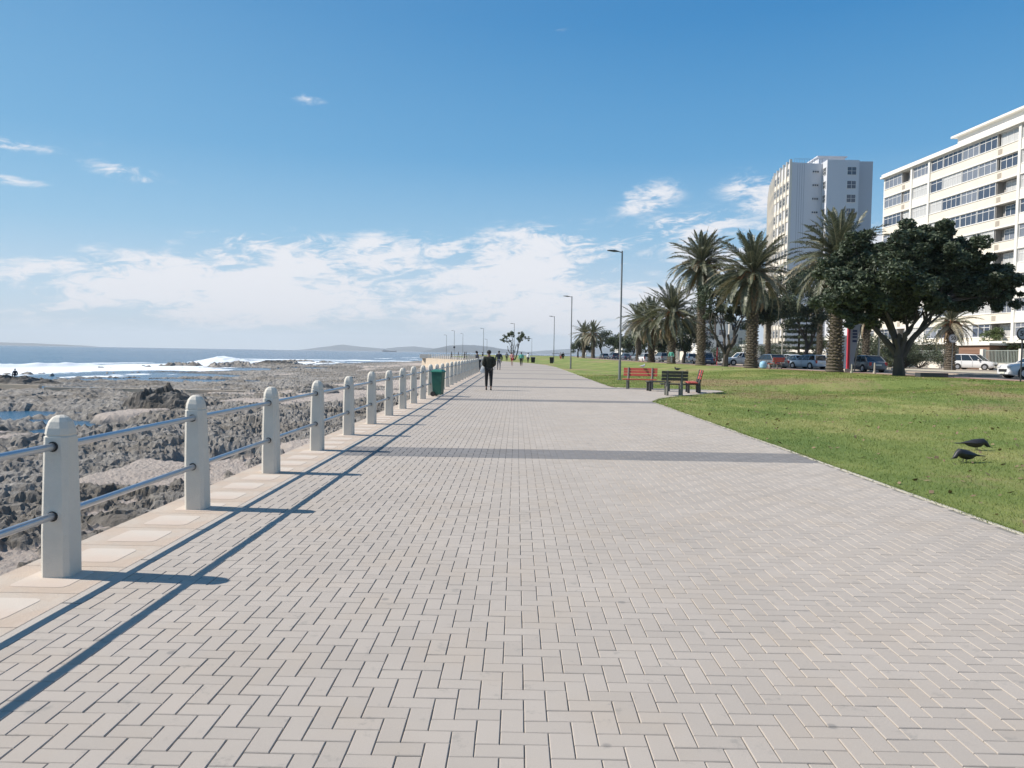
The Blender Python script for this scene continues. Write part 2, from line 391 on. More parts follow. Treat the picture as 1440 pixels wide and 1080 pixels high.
def rock_mat(name='shore_rock', dark=1.0):
    m = bpy.data.materials.new(name); m.use_nodes = True; t = NT(m.node_tree); t.n.clear()
    g = t.node('ShaderNodeNewGeometry'); pos = g.outputs['Position']
    at = t.node('ShaderNodeAttribute', attribute_name='sand')
    st = t.node('ShaderNodeMapping', {0: pos, 2: (0, 0, .5), 3: (2.2, .7, 2.5)}).outputs[0]
    n1 = t.node('ShaderNodeTexNoise', {'Vector': st, 'Scale': 1.1, 'Detail': 9.0, 'Roughness': .7}).outputs[0]
    n2 = t.node('ShaderNodeTexNoise', {'Vector': pos, 'Scale': .16, 'Detail': 4.0, 'Roughness': .6}).outputs[0]
    n3 = t.node('ShaderNodeTexNoise', {'Vector': pos, 'Scale': 9.0, 'Detail': 6.0, 'Roughness': .75}).outputs[0]
    d = dark
    c = t.ramp(n1, [(.30, (.14*d, .127*d, .112*d)), (.5, (.275*d, .25*d, .222*d)), (.68, (.42*d, .385*d, .34*d))])
    c = t.mix(t.math('MULTIPLY', t.sstep(n2, .42, .60), .65), c, (.145*d, .12*d, .09*d))
    n5 = t.node('ShaderNodeTexNoise', {'Vector': pos, 'Scale': .6, 'Detail': 7.0, 'Roughness': .7}).outputs[0]
    c = t.mix(t.math('MULTIPLY', t.sstep(n5, .54, .66), .7), c, (.07*d, .062*d, .045*d))
    c = t.mix(t.math('MULTIPLY', t.sstep(n3, .45, .75), .35), c, (.36*d, .345*d, .32*d))
    sc = t.mix(t.sstep(n3, .4, .7), (.46, .385, .33), (.40, .36, .32))
    c = t.mix(at.outputs['Fac'], c, sc)
    # wet dark rock close to the water line
    sp = t.node('ShaderNodeSeparateXYZ', {0: pos})
    wet = t.math('SUBTRACT', 1.0, t.sstep(sp.outputs[2], -3.48, -3.22))
    c = t.mix(t.math('MULTIPLY', wet, .6), c, (.05, .047, .042))
    r = t.math('SUBTRACT', .92, t.math('MULTIPLY', wet, .5))
    p = t.node('ShaderNodeBsdfPrincipled', {'Base Color': c, 'Roughness': r, 'Specular IOR Level': .4})
    b = t.node('ShaderNodeBump', {'Strength': 1.0, 'Distance': .11, 'Height': n3}); t.l.new(b.outputs[0], p.inputs['Normal'])
    t.node('ShaderNodeOutputMaterial', {0: p.outputs[0]})
    return m
M['rock'] = rock_mat(); M['rockdark'] = rock_mat('dark_outcrop_rock', .62)

def sea_mat():
    m = bpy.data.materials.new('sea_water'); m.use_nodes = True; t = NT(m.node_tree); t.n.clear()
    pos = t.node('ShaderNodeNewGeometry').outputs['Position']
    foam = t.node('ShaderNodeAttribute', attribute_name='foam').outputs['Fac']
    st = t.node('ShaderNodeMapping', {0: pos, 2: (0, 0, -.35), 3: (1.0, .35, 1.0)}).outputs[0]
    n = t.node('ShaderNodeTexNoise', {'Vector': st, 'Scale': .22, 'Detail': 9.0, 'Roughness': .72}).outputs[0]
    f2 = t.node('ShaderNodeTexNoise', {'Vector': st, 'Scale': .9, 'Detail': 8.0, 'Roughness': .7}).outputs[0]
    fm = t.sstep(t.math('ADD', foam, t.math('MULTIPLY', t.math('SUBTRACT', f2, .5), 1.1)), .42, .62)
    cc = t.mix(t.sstep(n, .35, .7), (.010, .06, .13), (.025, .10, .18))
    w = t.node('ShaderNodeBsdfPrincipled', {'Base Color': cc, 'Roughness': .2, 'Specular IOR Level': .4, 'IOR': 1.33})
    b = t.node('ShaderNodeBump', {'Strength': .5, 'Distance': .5, 'Height': t.math('ADD', n, t.math('MULTIPLY', f2, .25))}); t.l.new(b.outputs[0], w.inputs['Normal'])
    f = t.node('ShaderNodeBsdfPrincipled', {'Base Color': (.82, .85, .87, 1), 'Roughness': .8})
    t.node('ShaderNodeOutputMaterial', {0: t.node('ShaderNodeMixShader', {0: fm, 1: w.outputs[0], 2: f.outputs[0]}).outputs[0]})
    return m
M['sea'] = sea_mat()

def lawn_mat(name='lawn_turf', blade=False):
    m = bpy.data.materials.new(name); m.use_nodes = True; t = NT(m.node_tree); t.n.clear()
    g = t.node('ShaderNodeNewGeometry'); pos = g.outputs['Position']
    st = t.node('ShaderNodeMapping', {0: pos, 3: (.8, .45, 1)}).outputs[0]
    n1 = t.node('ShaderNodeTexNoise', {'Vector': st, 'Scale': .55, 'Detail': 7.0, 'Roughness': .62}).outputs[0]
    n2 = t.node('ShaderNodeTexNoise', {'Vector': st, 'Scale': .16, 'Detail': 6.0, 'Roughness': .6, 'Distortion': .5}).outputs[0]
    n3 = t.node('ShaderNodeTexNoise', {'Vector': pos, 'Scale': 5.0, 'Detail': 8.0, 'Roughness': .75}).outputs[0]
    n4 = t.node('ShaderNodeTexNoise', {'Vector': pos, 'Scale': 45.0, 'Detail': 4.0, 'Roughness': .7}).outputs[0]
    c = t.ramp(n1, [(.33, (.135, .195, .05)), (.5, (.205, .25, .07)), (.66, (.32, .315, .115))])
    c = t.mix(t.math('MULTIPLY', t.sstep(t.math('ADD', n2, t.math('MULTIPLY', n3, .35)), .68, .82), .8), c, (.34, .24, .14))
    c = t.mix(t.math('MULTIPLY', t.sstep(n3, .57, .72), .45), c, (.085, .13, .035))
    f = t.math('ADD', .72, t.math('MULTIPLY', n4, .56))
    if blade: f = t.math('ADD', .78, t.math('MULTIPLY', g.outputs['Random Per Island'], .5))
    v = t.node('ShaderNodeCombineXYZ', {0: f, 1: f, 2: f}); c = t.mix(1.0, c, v.outputs[0], 'MULTIPLY')
    p = t.node('ShaderNodeBsdfPrincipled', {'Base Color': c, 'Roughness': .85, 'Specular IOR Level': .2})
    sh = p.outputs[0]
    if not blade:
        b = t.node('ShaderNodeBump', {'Strength': .9, 'Distance': .03, 'Height': t.math('ADD', n4, n3)}); t.l.new(b.outputs[0], p.inputs['Normal'])
    else:
        tr = t.node('ShaderNodeBsdfTranslucent', {0: c}); sh = t.node('ShaderNodeMixShader', {0: .35, 1: sh, 2: tr.outputs[0]}).outputs[0]
    t.node('ShaderNodeOutputMaterial', {0: sh})
    return m
M['lawn'] = lawn_mat(); M['blade'] = lawn_mat('grass_blades', True)
M['hill'] = mat('far_hill', (.035, .05, .055), .95, var=.3, vscale=.002)
#@@STRUCTURE
# ------------------------------------------------------------------ plan of the place
SEA_Z = -3.5
PR = [(-8, 4.72), (26.3, 4.72), (28.2, 5.3), (30.4, 6.5), (32.7, 8.2), (34.8, 9.5), (36.3, 9.5), (37.4, 4.9), (37.9, 4.72), (92, 4.72), (108, 4.1), (122, 2.6),
      (134, 0.2), (150, -3.0), (180, -8.5), (215, -14), (260, -21), (330, -30)]
RL = [(-8, 30), (20, 27.5), (38, 25.3), (50, 23.9), (65, 22.6), (90, 20.4), (110, 18.6), (150, 17.6), (220, 18.5), (330, 24)]
RAIL = [(-3.17, -2.0), (-3.17, 80.0), (-4.6, 108.0), (-10.2, 158.0), (-22.8, 196.0)]
def prom_r(y): return np.interp(y, [p[0] for p in PR], [p[1] for p in PR])
def road_l(y): return np.interp(y, [p[0] for p in RL], [p[1] for p in RL])
def wall_x(y): return np.interp(y, [-20, 80, 108, 158, 196, 199, 330], [-3.56, -3.56, -5.0, -10.6, -23.2, -24.6, -33.0])
def gz(x, y):
    d = x-prom_r(y); e = np.interp(y, [0, 26, 34, 37.6, 45], [0, 0, 0, 0, 0])
    return .60*sst(d+e*0, 3.2, 15.5)
WALLX = lambda y: 52.0-.084*(y-85)

# ---- land sheets
def strip_mesh(name, ys, xl, xr, zf, nc, m, kind='structure', pw=1.0):
    ys = np.asarray(ys, float); t = np.linspace(0, 1, nc)**pw
    X = xl(ys)[:, None]*(1-t)+xr(ys)[:, None]*t; Y = np.repeat(ys[:, None], nc, 1); Z = zf(X, Y)
    me = mesh_np(name, np.stack([X, Y, Z], -1), grid_faces(len(ys), nc), m, smooth=True)
    o = link(name, me); tag(o, kind=kind); return o
ylawn = np.unique(np.concatenate([np.linspace(-8, 60, 280), np.linspace(60, 330, 280), [p[0] for p in PR]]))
def lawn_z(X, Y): return gz(X, Y)+.035*(fbm(X*.35, Y*.35, 4, 3)-.5)*sst(X-prom_r(Y), .3, 2.5)+.012*(fbm(X*2.2, Y*2.2, 3, 9)-.5)-.012
strip_mesh('lawn', ylawn, lambda y: prom_r(y)+.06, lambda y: road_l(y), lawn_z, 150, M['lawn'], pw=1.5)
yr = np.linspace(-8, 330, 120)
strip_mesh('pavement', yr, lambda y: road_l(y), lambda y: road_l(y)+1.7, lambda X, Y: gz(X, Y)+.01, 3, M['pinkpave'])
strip_mesh('road', yr, lambda y: road_l(y)+1.85, lambda y: np.full_like(y, 0)+road_l(y)+20.2, lambda X, Y: 0*X+.47, 6, M['asphalt'])
strip_mesh('far_pavement', yr, lambda y: road_l(y)+20.35, lambda y: np.maximum(WALLX(y), road_l(y)+20.5)+.1, lambda X, Y: 0*X+.605, 3, M['sidewalk'])
strip_mesh('ground', np.linspace(-40, 420, 30), lambda y: np.where(y < 331, road_l(np.clip(y, -8, 330))+20.6, -35), lambda y: 0*y+420, lambda X, Y: 0*X+.56, 12, M['earth'])
for off, wd, nm in ((1.7, .15, 'kerb_near'), (20.2, .15, 'kerb_far')):
    P = [(float(road_l(y))+off, float(y)) for y in yr]; V = []
    for x, y in P: V += [(x, y, .40), (x, y, .615), (x+wd, y, .615), (x+wd, y, .40)]
    Fs = [(i*4+k, i*4+k+1, i*4+k+5, i*4+k+4) for i in range(len(P)-1) for k in range(3)]
    o = link('kerb', mesh_np('kerb', V, Fs, M['kerb'])); tag(o, kind='structure')
mb = MB()
for y in np.arange(0, 320, 6.0):
    for off in (6.6, 15.4):
        xa, xb = float(road_l(y))+off, float(road_l(y+3))+off
        mb.add([(xa-.06, y, .474), (xa+.06, y, .474), (xb+.06, y+3, .474), (xb-.06, y+3, .474)], [(0, 1, 2, 3)])
o = mb.build('lane_marking', M['roadpaint']); tag(o, kind='structure')
# raised median between the carriageways
mb = MB()
for y in np.arange(-5, 325, 10.0):
    xa, xb = float(road_l(y))+10.4, float(road_l(y+10))+10.4
    mb.add([(xa, y, .44), (xa, y, .60), (xa+1.2, y, .60), (xa+1.2, y, .44), (xb, y+10, .44), (xb, y+10, .60), (xb+1.2, y+10, .60), (xb+1.2, y+10, .44)],
           [(0, 1, 5, 4), (1, 2, 6, 5), (2, 3, 7, 6)])
o = mb.build('road_median', M['sidewalk']); tag(o, kind='structure')
# far land and low coast past the headland
me = MB().add([(-34, 329, -.2), (60, 329, -.2), (300, 329, .2), (420, 700, .3), (90, 640, -.4), (10, 480, -.4)], [(0, 1, 2, 3, 4, 5)])
o = me.build('far_land', M['lawn']); tag(o, kind='structure')

# ---- sea
def axis(parts):
    return np.unique(np.concatenate([np.linspace(a, b, n) if a*b <= 0 or n > 60 else np.sign(a)*np.geomspace(abs(a), abs(b), n) for a, b, n in parts]))
xs = axis([(-9000, -420, 26), (-420, -150, 90), (-150, -40, 170), (-40, 60, 61), (60, 9000, 26)])
ys = axis([(-300, 20, 20), (20, 330, 330), (330, 800, 140), (800, 9000, 40)])
X, Y = np.meshgrid(xs, ys)
near = np.exp(-np.maximum(0, np.hypot(X+90, Y-200)-350)/400)
swell = (fbm(X*.018+Y*.006, Y*.006, 3, 41)-.5)*.7+(fbm(X*.09, Y*.035, 4, 42)-.5)*.45
Z = SEA_Z+swell*near*sst(-X, 60, 130)*.9+(fbm(X*.3, Y*.3, 3, 43)-.5)*.10*near
sx = -97+7*np.sin(Y*.03)+12*(fbm(Y*.02, Y*0, 3, 44)-.5)+.03*(Y-200)
band = np.exp(-((X-sx)/23)**2)*sst(Y, 60, 130)*(1-sst(Y, 300, 420))
band2 = np.exp(-((X-(sx-34))/5.0)**2)*sst(fbm(Y*.03, X*.01, 3, 45), .45, .6)*.8*(1-sst(Y, 330, 500))
inner = sst(fbm(X*.10, Y*.045, 5, 46), .52, .70)*sst(X, -110, -85)*.85*sst(-X, 35, 60)
b3 = np.exp(-((Y-(395+(X+80)*.15))/16)**2)*sst(-X, 20, 60)*(1-sst(-X, 120, 170))*.9
foam = np.clip(np.maximum.reduce([band*1.15, band2, inner, b3])*(.55+.9*fbm(X*.12, Y*.06, 5, 47)), 0, 1.2)
# breaking crests: real raised water
crest = np.exp(-((X-(sx-9))/3.0)**2)*sst(fbm(Y*.018+3, Y*0+1.3, 3, 48), .5, .62)
bump = np.exp(-(((X+104)/7)**2+((Y-272)/14)**2))
Z = Z+crest*1.0*(.6+.8*fbm(X*.5, Y*.2, 3, 49))*sst(Y, 90, 140)*(1-sst(Y, 290, 340))+bump*2.2*(.6+.8*fbm(X*.6, Y*.3, 3, 50))
foam = np.maximum(foam, np.maximum(crest*.9*sst(Y, 90, 140)*(1-sst(Y, 290, 340)), bump*1.3))
o = link('sea', mesh_np('sea', np.stack([X, Y, Z], -1), grid_faces(len(ys), len(xs)), M['sea'], smooth=True, attrs={'foam': foam})); tag(o, kind='structure')

# ---- rocky shore
NR, NC = 860, 540
ry = np.geomspace(6.0, 345, NR); rx = -np.geomspace(3.0, 135, NC)
X, Y = np.meshgrid(rx, ry)
wx = wall_x(Y); d = wx-X
base = np.interp(d, [-2, 0, 6, 14, 30, 48, 60, 72, 86], [-2.4, -2.4, -2.5, -2.74, -3.03, -3.26, -3.42, -3.72, -4.8])
base = base-.5*sst(Y, 190, 300)*sst(d, 5, 40)
a = .62; Xr = X*math.cos(a)+Y*math.sin(a); Yr = -X*math.sin(a)+Y*math.cos(a)     # strata run obliquely to the wall
big = (fbm(Xr*.075, Yr*.045, 4, 60)-.5)
w1 = fbm(X*.5, Y*.5, 3, 61); w2 = fbm(X*.5, Y*.5, 3, 62)
f1, e1 = facets((Xr+w1)*.42, (Yr+w2)*.24, 63, .3)
f2, e2 = facets((Xr+w1*.5)*1.25, (Yr+w2*.5)*.75, 64, .35)
f3, e3 = facets(Xr*3.6, Yr*2.4, 65, .5)
f4, e4 = facets(Xr*9.0, Yr*6.5, 66, .8)
rock = (f1-.5)*.30*(.5+1.2*np.clip(.5+big*2.4, 0, 1))+(f2-.5)*.20+(f3-.5)*.14+(f4-.5)*.07+(fbm(X*5,Y*5,3,77)-.5)*.10+big*.62
tq = rock/.15; fl_ = np.floor(tq); rock = .15*(fl_+sst(tq-fl_, .62, 1.0))*.75+rock*.25+(fbm(X*4, Y*4, 3, 79)-.5)*.05
rock = rock-.10*(1-sst(e1, 0, .10))-.11*(1-sst(e2, 0, .13))-.05*(1-sst(e3, 0, .2))
lumps, le = facets(X*.16+3, Y*.12, 67, .2); rock += np.where(lumps > .74, .26*sst(le, 0, .35), 0)*(.6+f2*.8)
sandy = sst(fbm(X*.11+9, Y*.075, 4, 68)-.18*sst(d, 9, 30)+.10*(1-sst(d, 2, 7)), .53, .60)*(1-sst(d, 30, 46))
sandy = np.maximum(sandy, np.exp(-(((X+9.6)/3.6)**2+((Y-15)/7)**2))*.62)
sandy = np.maximum(sandy, np.exp(-(((X+24)/9)**2+((Y-78)/7)**2))*.8*sst(fbm(X*.3, Y*.3, 3, 70), .35, .5))
sz = base+.02+(fbm(X*.8, Y*.8, 4, 69)-.5)*.14+(f4-.5)*.035+(f3-.5)*.03
h = base+rock*(.86-.34*sst(Y, 30, 130))
cover = np.clip(sandy*1.0, 0, 1)
h = np.maximum(h-.16*cover, np.where(cover > .25, sz-.25*(1-cover), -99))
sand = np.where(cover > .25, 1-sst(h-(sz-.25*(1-cover)), .004, .05), 0.0)
# tide pools and the channel behind the outer reef
for cx, cy, ax, ay, dep in ((-25.0, 45.5, 5.0, 4.6, .95), (-37.5, 56, 6.0, 3.2, .85), (-11.8, 31.0, 2.2, 2.6, 1.05), (-33, 50, 5, 2.6, .9),
                            (-68, 138, 18, 12, .9), (-52, 118, 15, 6.5, .8), (-72, 185, 14, 20, 1.0), (-50, 210, 14, 12, .9), (-58, 92, 9, 3.0, .8), (-13, 86, 5, 3, 1.2)):
    q = ((X-cx)/ax)**2+((Y-cy)/ay)**2+(fbm(X*.45, Y*.45, 4, 71)-.5)*1.3
    k = 1-sst(q, .40, 1.6); h = h-dep*k; sand = sand*(1-k)
h = np.where(d < .3, np.minimum(h, -2.2), h)
# outer islets in the surf
isl = sst(fbm(X*.10, Y*.06, 4, 72), .60, .70)*sst(-X, 70, 80)*(1-sst(-X, 100, 112))*sst(Y, 90, 120)
h = h+isl*(.9+(f2-.5)*.8)
ox = np.exp(-(((X+80)/12)**2+((Y-250)/30)**2)); h = h+ox*(.25+rock*.6)
keep = d > -1.2
me = mesh_np('rocky_shore', np.stack([X, Y, h], -1), grid_faces(NR, NC)[(keep[:-1, :-1] & keep[1:, 1:]).ravel()], M['rock'], smooth=False, attrs={'sand': sand})
o = link('rocky_shore', me); tag(o, kind='structure')
def shore_z(x, y):
    i = int(np.argmin(abs(ry-y))); j = int(np.argmin(abs(rx-x))); return float(h[i, j])

def outcrop(name, x, y, sx_, sy_, hh, seed, m, label, cat='rock', rz=0.0, n=46):
    u = np.linspace(-1.15, 1.15, n); U, V = np.meshgrid(u, u)
    r = np.hypot(U, V)+(fbm(U*2+seed, V*2, 3, seed)-.5)*.35
    dome = np.clip(1-r**2.6, -.35, 1)
    PX, PY = U*sx_, V*sy_
    fa, ea = facets(PX*.85+seed, PY*.85, seed+5, .8); fb, eb = facets(PX*2.6, PY*2.6, seed+6, .9)
    Z = dome*hh*(.62+.55*fa)+(fb-.5)*.22*hh*np.clip(dome+.3, 0, 1)-.12*(1-sst(ea, 0, .12))
    zb = shore_z(x, y)
    zb = min(zb, -2.4)
    me = mesh_np(name, np.stack([PX, PY, Z-.05], -1), grid_faces(n, n), m, attrs={'sand': np.zeros(n*n)})
    o = link(name, me, None, (x, y, min(zb, -2.4)), (0, 0, rz)); tag(o, label, cat); return o
outcrop('rock_outcrop', -26.4, 57.5, 3.1, 1.6, 1.35, 3, M['rockdark'], 'dark blocky rock outcrop on the shore behind the second railing post')
outcrop('rock_outcrop', -18.2, 42, 1.5, .8, .55, 11, M['rockdark'], 'low dark boulder heap between the second and third railing posts')
outcrop('rock_outcrop', -68, 100, 8.5, 3.2, .95, 17, M['rockdark'], 'long dark reef mound at far left with a person sitting on it')
outcrop('rock_outcrop', -9.6, 18.2, .9, .55, .38, 23, M['rock'], 'small grey boulder on the sand near the coping edge')
outcrop('rock_outcrop', -83, 262, 6, 5, .9, 29, M['rockdark'], 'jagged dark reef beside the highest breaking wave')
outcrop('rock_outcrop', -20.5, 78, 2.6, 1.4, .9, 31, M['rock'], 'grey rock ridge rising beside the beige sand patch')
for pts, lab in ((((-50, 81), (-37, 80.4), (-24, 79.8)), 'long straight low concrete tidal pool wall across the rocks'),
                 (((-66, 89), (-59, 86), (-53, 84.5)), 'shorter angled concrete pool wall below the far left reef mound')):
    mb = MB()
    for (x0, y0), (x1, y1) in zip(pts[:-1], pts[1:]):
        L = math.hypot(x1-x0, y1-y0); mb.box(((x0+x1)/2, (y0+y1)/2, -3.1), (L+.3, .45, .62), math.atan2(y1-y0, x1-x0))
    o = mb.build('tidal_pool_wall', M['seawall']); tag(o, lab, 'pool wall')

# ---- sea wall, coping with inset panels
def poly_at(P, s):
    for (x0, y0), (x1, y1) in zip(P[:-1], P[1:]):
        L = math.hypot(x1-x0, y1-y0)
        if s <= L: return x0+(x1-x0)*s/L, y0+(y1-y0)*s/L, math.atan2(y1-y0, x1-x0)-math.pi/2
        s -= L
    return None
def rail_len(P=RAIL): return sum(math.hypot(b[0]-a[0], b[1]-a[1]) for a, b in zip(P[:-1], P[1:]))
wy = np.concatenate([np.linspace(-6, 196, 102), [199.0, 230, 280, 330]])
V = []
for y in wy:
    x = float(wall_x(y)); V += [(x, y, -.10), (x-.02, y, -.6), (x-.45, y, -5.0)]
Fs = [(i*3+k, (i+1)*3+k, (i+1)*3+k+1, i*3+k+1) for i in range(len(wy)-1) for k in range(2)]
o = link('sea_wall', mesh_np('sea_wall', V, Fs, M['seawall'])); tag(o, 'long beige plastered sea wall curving out to the headland', 'sea wall')
coping = empty('coping', (0, 0, 0)); tag(coping, kind='structure')
slab_me = MB().b2(-.385, .365, -.304, .304, -.16, 0).mesh('coping_slab', M['coping'], bevel=.006)
rng = random.Random(5)
def panel_mesh(seed):
    r = random.Random(seed); P = []
    a, b, rr = .195, .195, .05
    for cx, cy, s0 in ((a-rr, -b+rr, -90), (a-rr, b-rr, 0), (-a+rr, b-rr, 90), (-a+rr, -b+rr, 180)):
        for q in (0, 45, 90):
            t = math.radians(s0+q); P.append((cx+rr*math.cos(t)+r.uniform(-.006, .006), cy+rr*math.sin(t)+r.uniform(-.006, .006)))
    return MB().prism(P, -.01, .0022).mesh('inset_panel', M['panel'])
pms = [panel_mesh(i) for i in range(5)]
y = -4.0; k = 0
while y < 79.6:
    sl = link('slab', slab_me, coping, (-3.175, y, 0))
    if not (abs(((y-5.29) % 2.29)-0) < .0): link('inset_panel', pms[k % 5], coping, (-3.175+.01, y, 0))
    y += .612; k += 1
mb = MB()
s = 83.0; L = rail_len()
while s < L-.5:
    q0 = poly_at(RAIL, s); q1 = poly_at(RAIL, min(s+2.4, L-.01))
    mb.box(((q0[0]+q1[0])/2, (q0[1]+q1[1])/2, -.08), (.78, math.hypot(q1[0]-q0[0], q1[1]-q0[1])+.02, .16), q0[2]); s += 2.42
mb.build('far_slab', M['seawall'], coping)
mb = MB(); y = -4.3
while y < 100: mb.b2(-2.808, -2.690, y, y+.985, -.12, -.002); y += 1.0
mb.build('edge_strip', M['strip'], coping)

# ---- promenade: real pavers, one by one in front
U_ = .1016
prom = empty('promenade', (0, 0, 0)); tag(prom, kind='structure')
BANDS = [12.15, 26.0, 36.3, 48.3, 60.3, 72.3, 84.4, 96.5, 110, 126]
def is_band(y): return any(abs(y-b) < .555 for b in BANDS)
def paver_tpl(w, l):
    """9 quads: top, bevels, sides"""
    o1, o2 = .0, .0032
    def ring(o, z): return [(-w/2+o, -l/2+o, z), (w/2-o, -l/2+o, z), (w/2-o, l/2-o, z), (-w/2+o, l/2-o, z)]
    V = ring(0, -.03)+ring(0, -.0034)+ring(o2, 0)
    Fs = [(8, 9, 10, 11)]
    for b in (0, 4):
        for k in range(4): Fs.append((b+k, b+(k+1) % 4, b+4+(k+1) % 4, b+4+k))
    return np.array(V), np.array(Fs)
GAP = .0040
tv, tf = paver_tpl(2*U_-GAP, U_-GAP)
cells = []
x0, y0 = -2.685, -1.2
i_n, j_n = int(13/U_), int(47/U_)
for j in range(j_n):
    yy = y0+j*U_; pr = float(prom_r(yy+U_/2)) - .045; pr2 = float(prom_r(yy+1.5*U_))-.045
    for i in range(i_n):
        xx = x0+i*U_; t = (i-j) % 4
        if t == 0:
            xe = xx+2*U_
            if xx > pr-.03: continue
            if xe > pr+.02: cells.append((xx+U_/2, yy+U_/2, 2)); continue        # cut half at the kerb
            cells.append((xx+U_, yy+U_/2, 0))
        elif t == 1 and i == 0: cells.append((xx+U_/2, yy+U_/2, 2))
        elif t == 3:
            if xx+U_ > min(pr, pr2)+.03: continue
            if is_band(yy+U_/2) != is_band(yy+1.5*U_): cells.append((xx+U_/2, yy+U_/2, 2)); cells.append((xx+U_/2, yy+1.5*U_, 2))
            else: cells.append((xx+U_/2, yy+U_, 1))
cells = np.array(cells)
me0 = mesh_np('paver', tv, tf, M['paver']); hv, hf = paver_tpl(U_-GAP, U_-GAP); me_half = mesh_np('half_paver', hv, hf, M['paver'])
vis = [(k, c) for k, c in enumerate(cells) if c[1] > 2.9 and abs(c[0]) < c[1]*.69+.15]
vis.sort(key=lambda q: q[1][1])
solo = set(q[0] for q in vis[:300])
rr = np.random.RandomState(3)
for k in solo:
    x, y, t = cells[k]
    link('paver', me_half if t == 2 else me0, prom, (float(x), float(y), float(rr.uniform(-.0012, .0012))),
         (float(rr.normal(0, .004)), float(rr.normal(0, .004)), (math.pi/2 if t == 1 else 0)+float(rr.normal(0, .006))))
def pavers(name, sel, mats):
    c = cells[sel]; n = len(c); V = np.zeros((n, 12, 3)); 
    for t, (a, b) in {0: paver_tpl(2*U_-GAP, U_-GAP), 2: paver_tpl(U_-GAP, U_-GAP)}.items():
        V[c[:, 2] == t] = a
    v1 = tv.copy(); v1 = np.stack([-v1[:, 1], v1[:, 0], v1[:, 2]], -1); V[c[:, 2] == 1] = v1
    an = rr.normal(0, .006, n)[:, None]; X, Y = V[..., 0].copy(), V[..., 1].copy()
    V[..., 0] = X*np.cos(an)-Y*np.sin(an); V[..., 1] = X*np.sin(an)+Y*np.cos(an)
    V[..., 2] += V[..., 0]*rr.normal(0, .005, n)[:, None]+V[..., 1]*rr.normal(0, .005, n)[:, None]+rr.uniform(-.0012, .0012, n)[:, None]
    V[..., 0] += c[:, 0:1]; V[..., 1] += c[:, 1:2]
    Fq = (tf[None]+(np.arange(n)*12)[:, None, None]).reshape(-1, 4)
    o = link(name, mesh_np(name, V, Fq, mats), prom); o['kind'] = 'stuff'; return o
rest = np.array([k for k in range(len(cells)) if k not in solo])
bandm = np.array([is_band(cells[k][1]) for k in rest])
pavers('paver_field', rest[~bandm], M['paver']); pavers('dark_paver_band', rest[bandm], M['dark_paver'])
# bedding sand below the joints
def sheet(name, ys, xl, xr, z, m, parent=None, nc=2):
    ys = np.asarray(ys, float); t = np.linspace(0, 1, nc); X = np.array([xl(y) for y in ys])[:, None]*(1-t)+np.array([xr(y) for y in ys])[:, None]*t
    return link(name, mesh_np(name, np.stack([X, np.repeat(ys[:, None], nc, 1), np.full(X.shape, z)], -1), grid_faces(len(ys), nc), m), parent)
sheet('bedding_sand', np.unique(np.r_[np.linspace(-6, 45.6, 60), [p[0] for p in PR if p[0] < 45]]), lambda y: -2.7, prom_r, -.0065, M['joint'], prom)
yf = 45.45
fl = lambda y: -2.69 if y < 80 else float(np.interp(y, [80, 108, 158, 196, 199, 330], [-2.69, -4.15, -9.8, -22.3, -24, -32.4]))
segs = sorted([yf, 330]+[b+s*.6 for b in BANDS if b > yf for s in (-1, 1)]); cur = yf
for a, b in zip(segs[:-1], segs[1:]):
    mid = (a+b)/2; band = is_band(mid)
    sheet('dark_paving_band' if band else 'far_paving', np.unique(np.r_[np.linspace(a, b, max(2, int((b-a)/6)+2)), [p[0] for p in PR if a < p[0] < b], [q for q in (80, 108, 158, 196, 199) if a < q < b]]), fl, prom_r, -.002, M['dark_paver_far'] if band else M['paver_far'], prom)
# headland deck outside the curve of the rail (between rail line and wall)
# pale kerb stones along the lawn
ks = MB().b2(-.022, .022, -.49, .49, -.12, .006).mesh('kerb_stone', M['kerb'], bevel=.008)
P = [(x, y) for y, x in PR]; s = 0.0; tot = rail_len(P)
pts = []
while s < 175: q = poly_at(P, s); pts.append(q); s += 1.0
for a, b in zip(pts[:-1], pts[1:]):
    L = math.hypot(b[0]-a[0], b[1]-a[1]); o = link('kerb_stone', ks, prom, ((a[0]+b[0])/2+.0, (a[1]+b[1])/2, rr.uniform(-.004, .004)), (0, 0, math.atan2(b[1]-a[1], b[0]-a[0])-math.pi/2+rr.normal(0, .004)), (1, L, 1))

# ---- grass blades (uncountable)
n = 330000
yy = 5.0*np.exp(rr.rand(n)**.9*math.log(60/5.0)); span = road_l(yy)-prom_r(yy)-.05
xx = prom_r(yy)+.04+rr.rand(n)*span
xx[:14000] = prom_r(yy[:14000])-.02+.07*rr.rand(14000)
vis_ = (xx < yy*.70+1.0); xx = xx[vis_]; yy = yy[vis_]
edge = rr.randint(0, len(xx), 1); n = len(xx)
z = lawn_z(xx, yy); clump = fbm(xx*3, yy*3, 3, 90); sc = (1+yy*.035)
hgt = (.012+.022*rr.rand(n)*(.4+clump*1.2))*np.minimum(sc, 1.7); wd = .0035*sc*(.7+.6*rr.rand(n)); an = rr.rand(n)*6.283; le = rr.normal(0, .6, (n, 2))*hgt[:, None]
dx, dy = np.cos(an)*wd, np.sin(an)*wd
V = np.zeros((n, 3, 3)); V[:, 0] = np.stack([xx-dx, yy-dy, z-.004], -1); V[:, 1] = np.stack([xx+dx, yy+dy, z-.004], -1); V[:, 2] = np.stack([xx+le[:, 0], yy+le[:, 1], z+hgt], -1)
o = link('grass', mesh_np('grass', V, np.arange(n*3).reshape(-1, 3), M['blade'])); tag(o, 'short patchy green and yellow lawn grass beside the promenade', 'grass', kind='stuff')

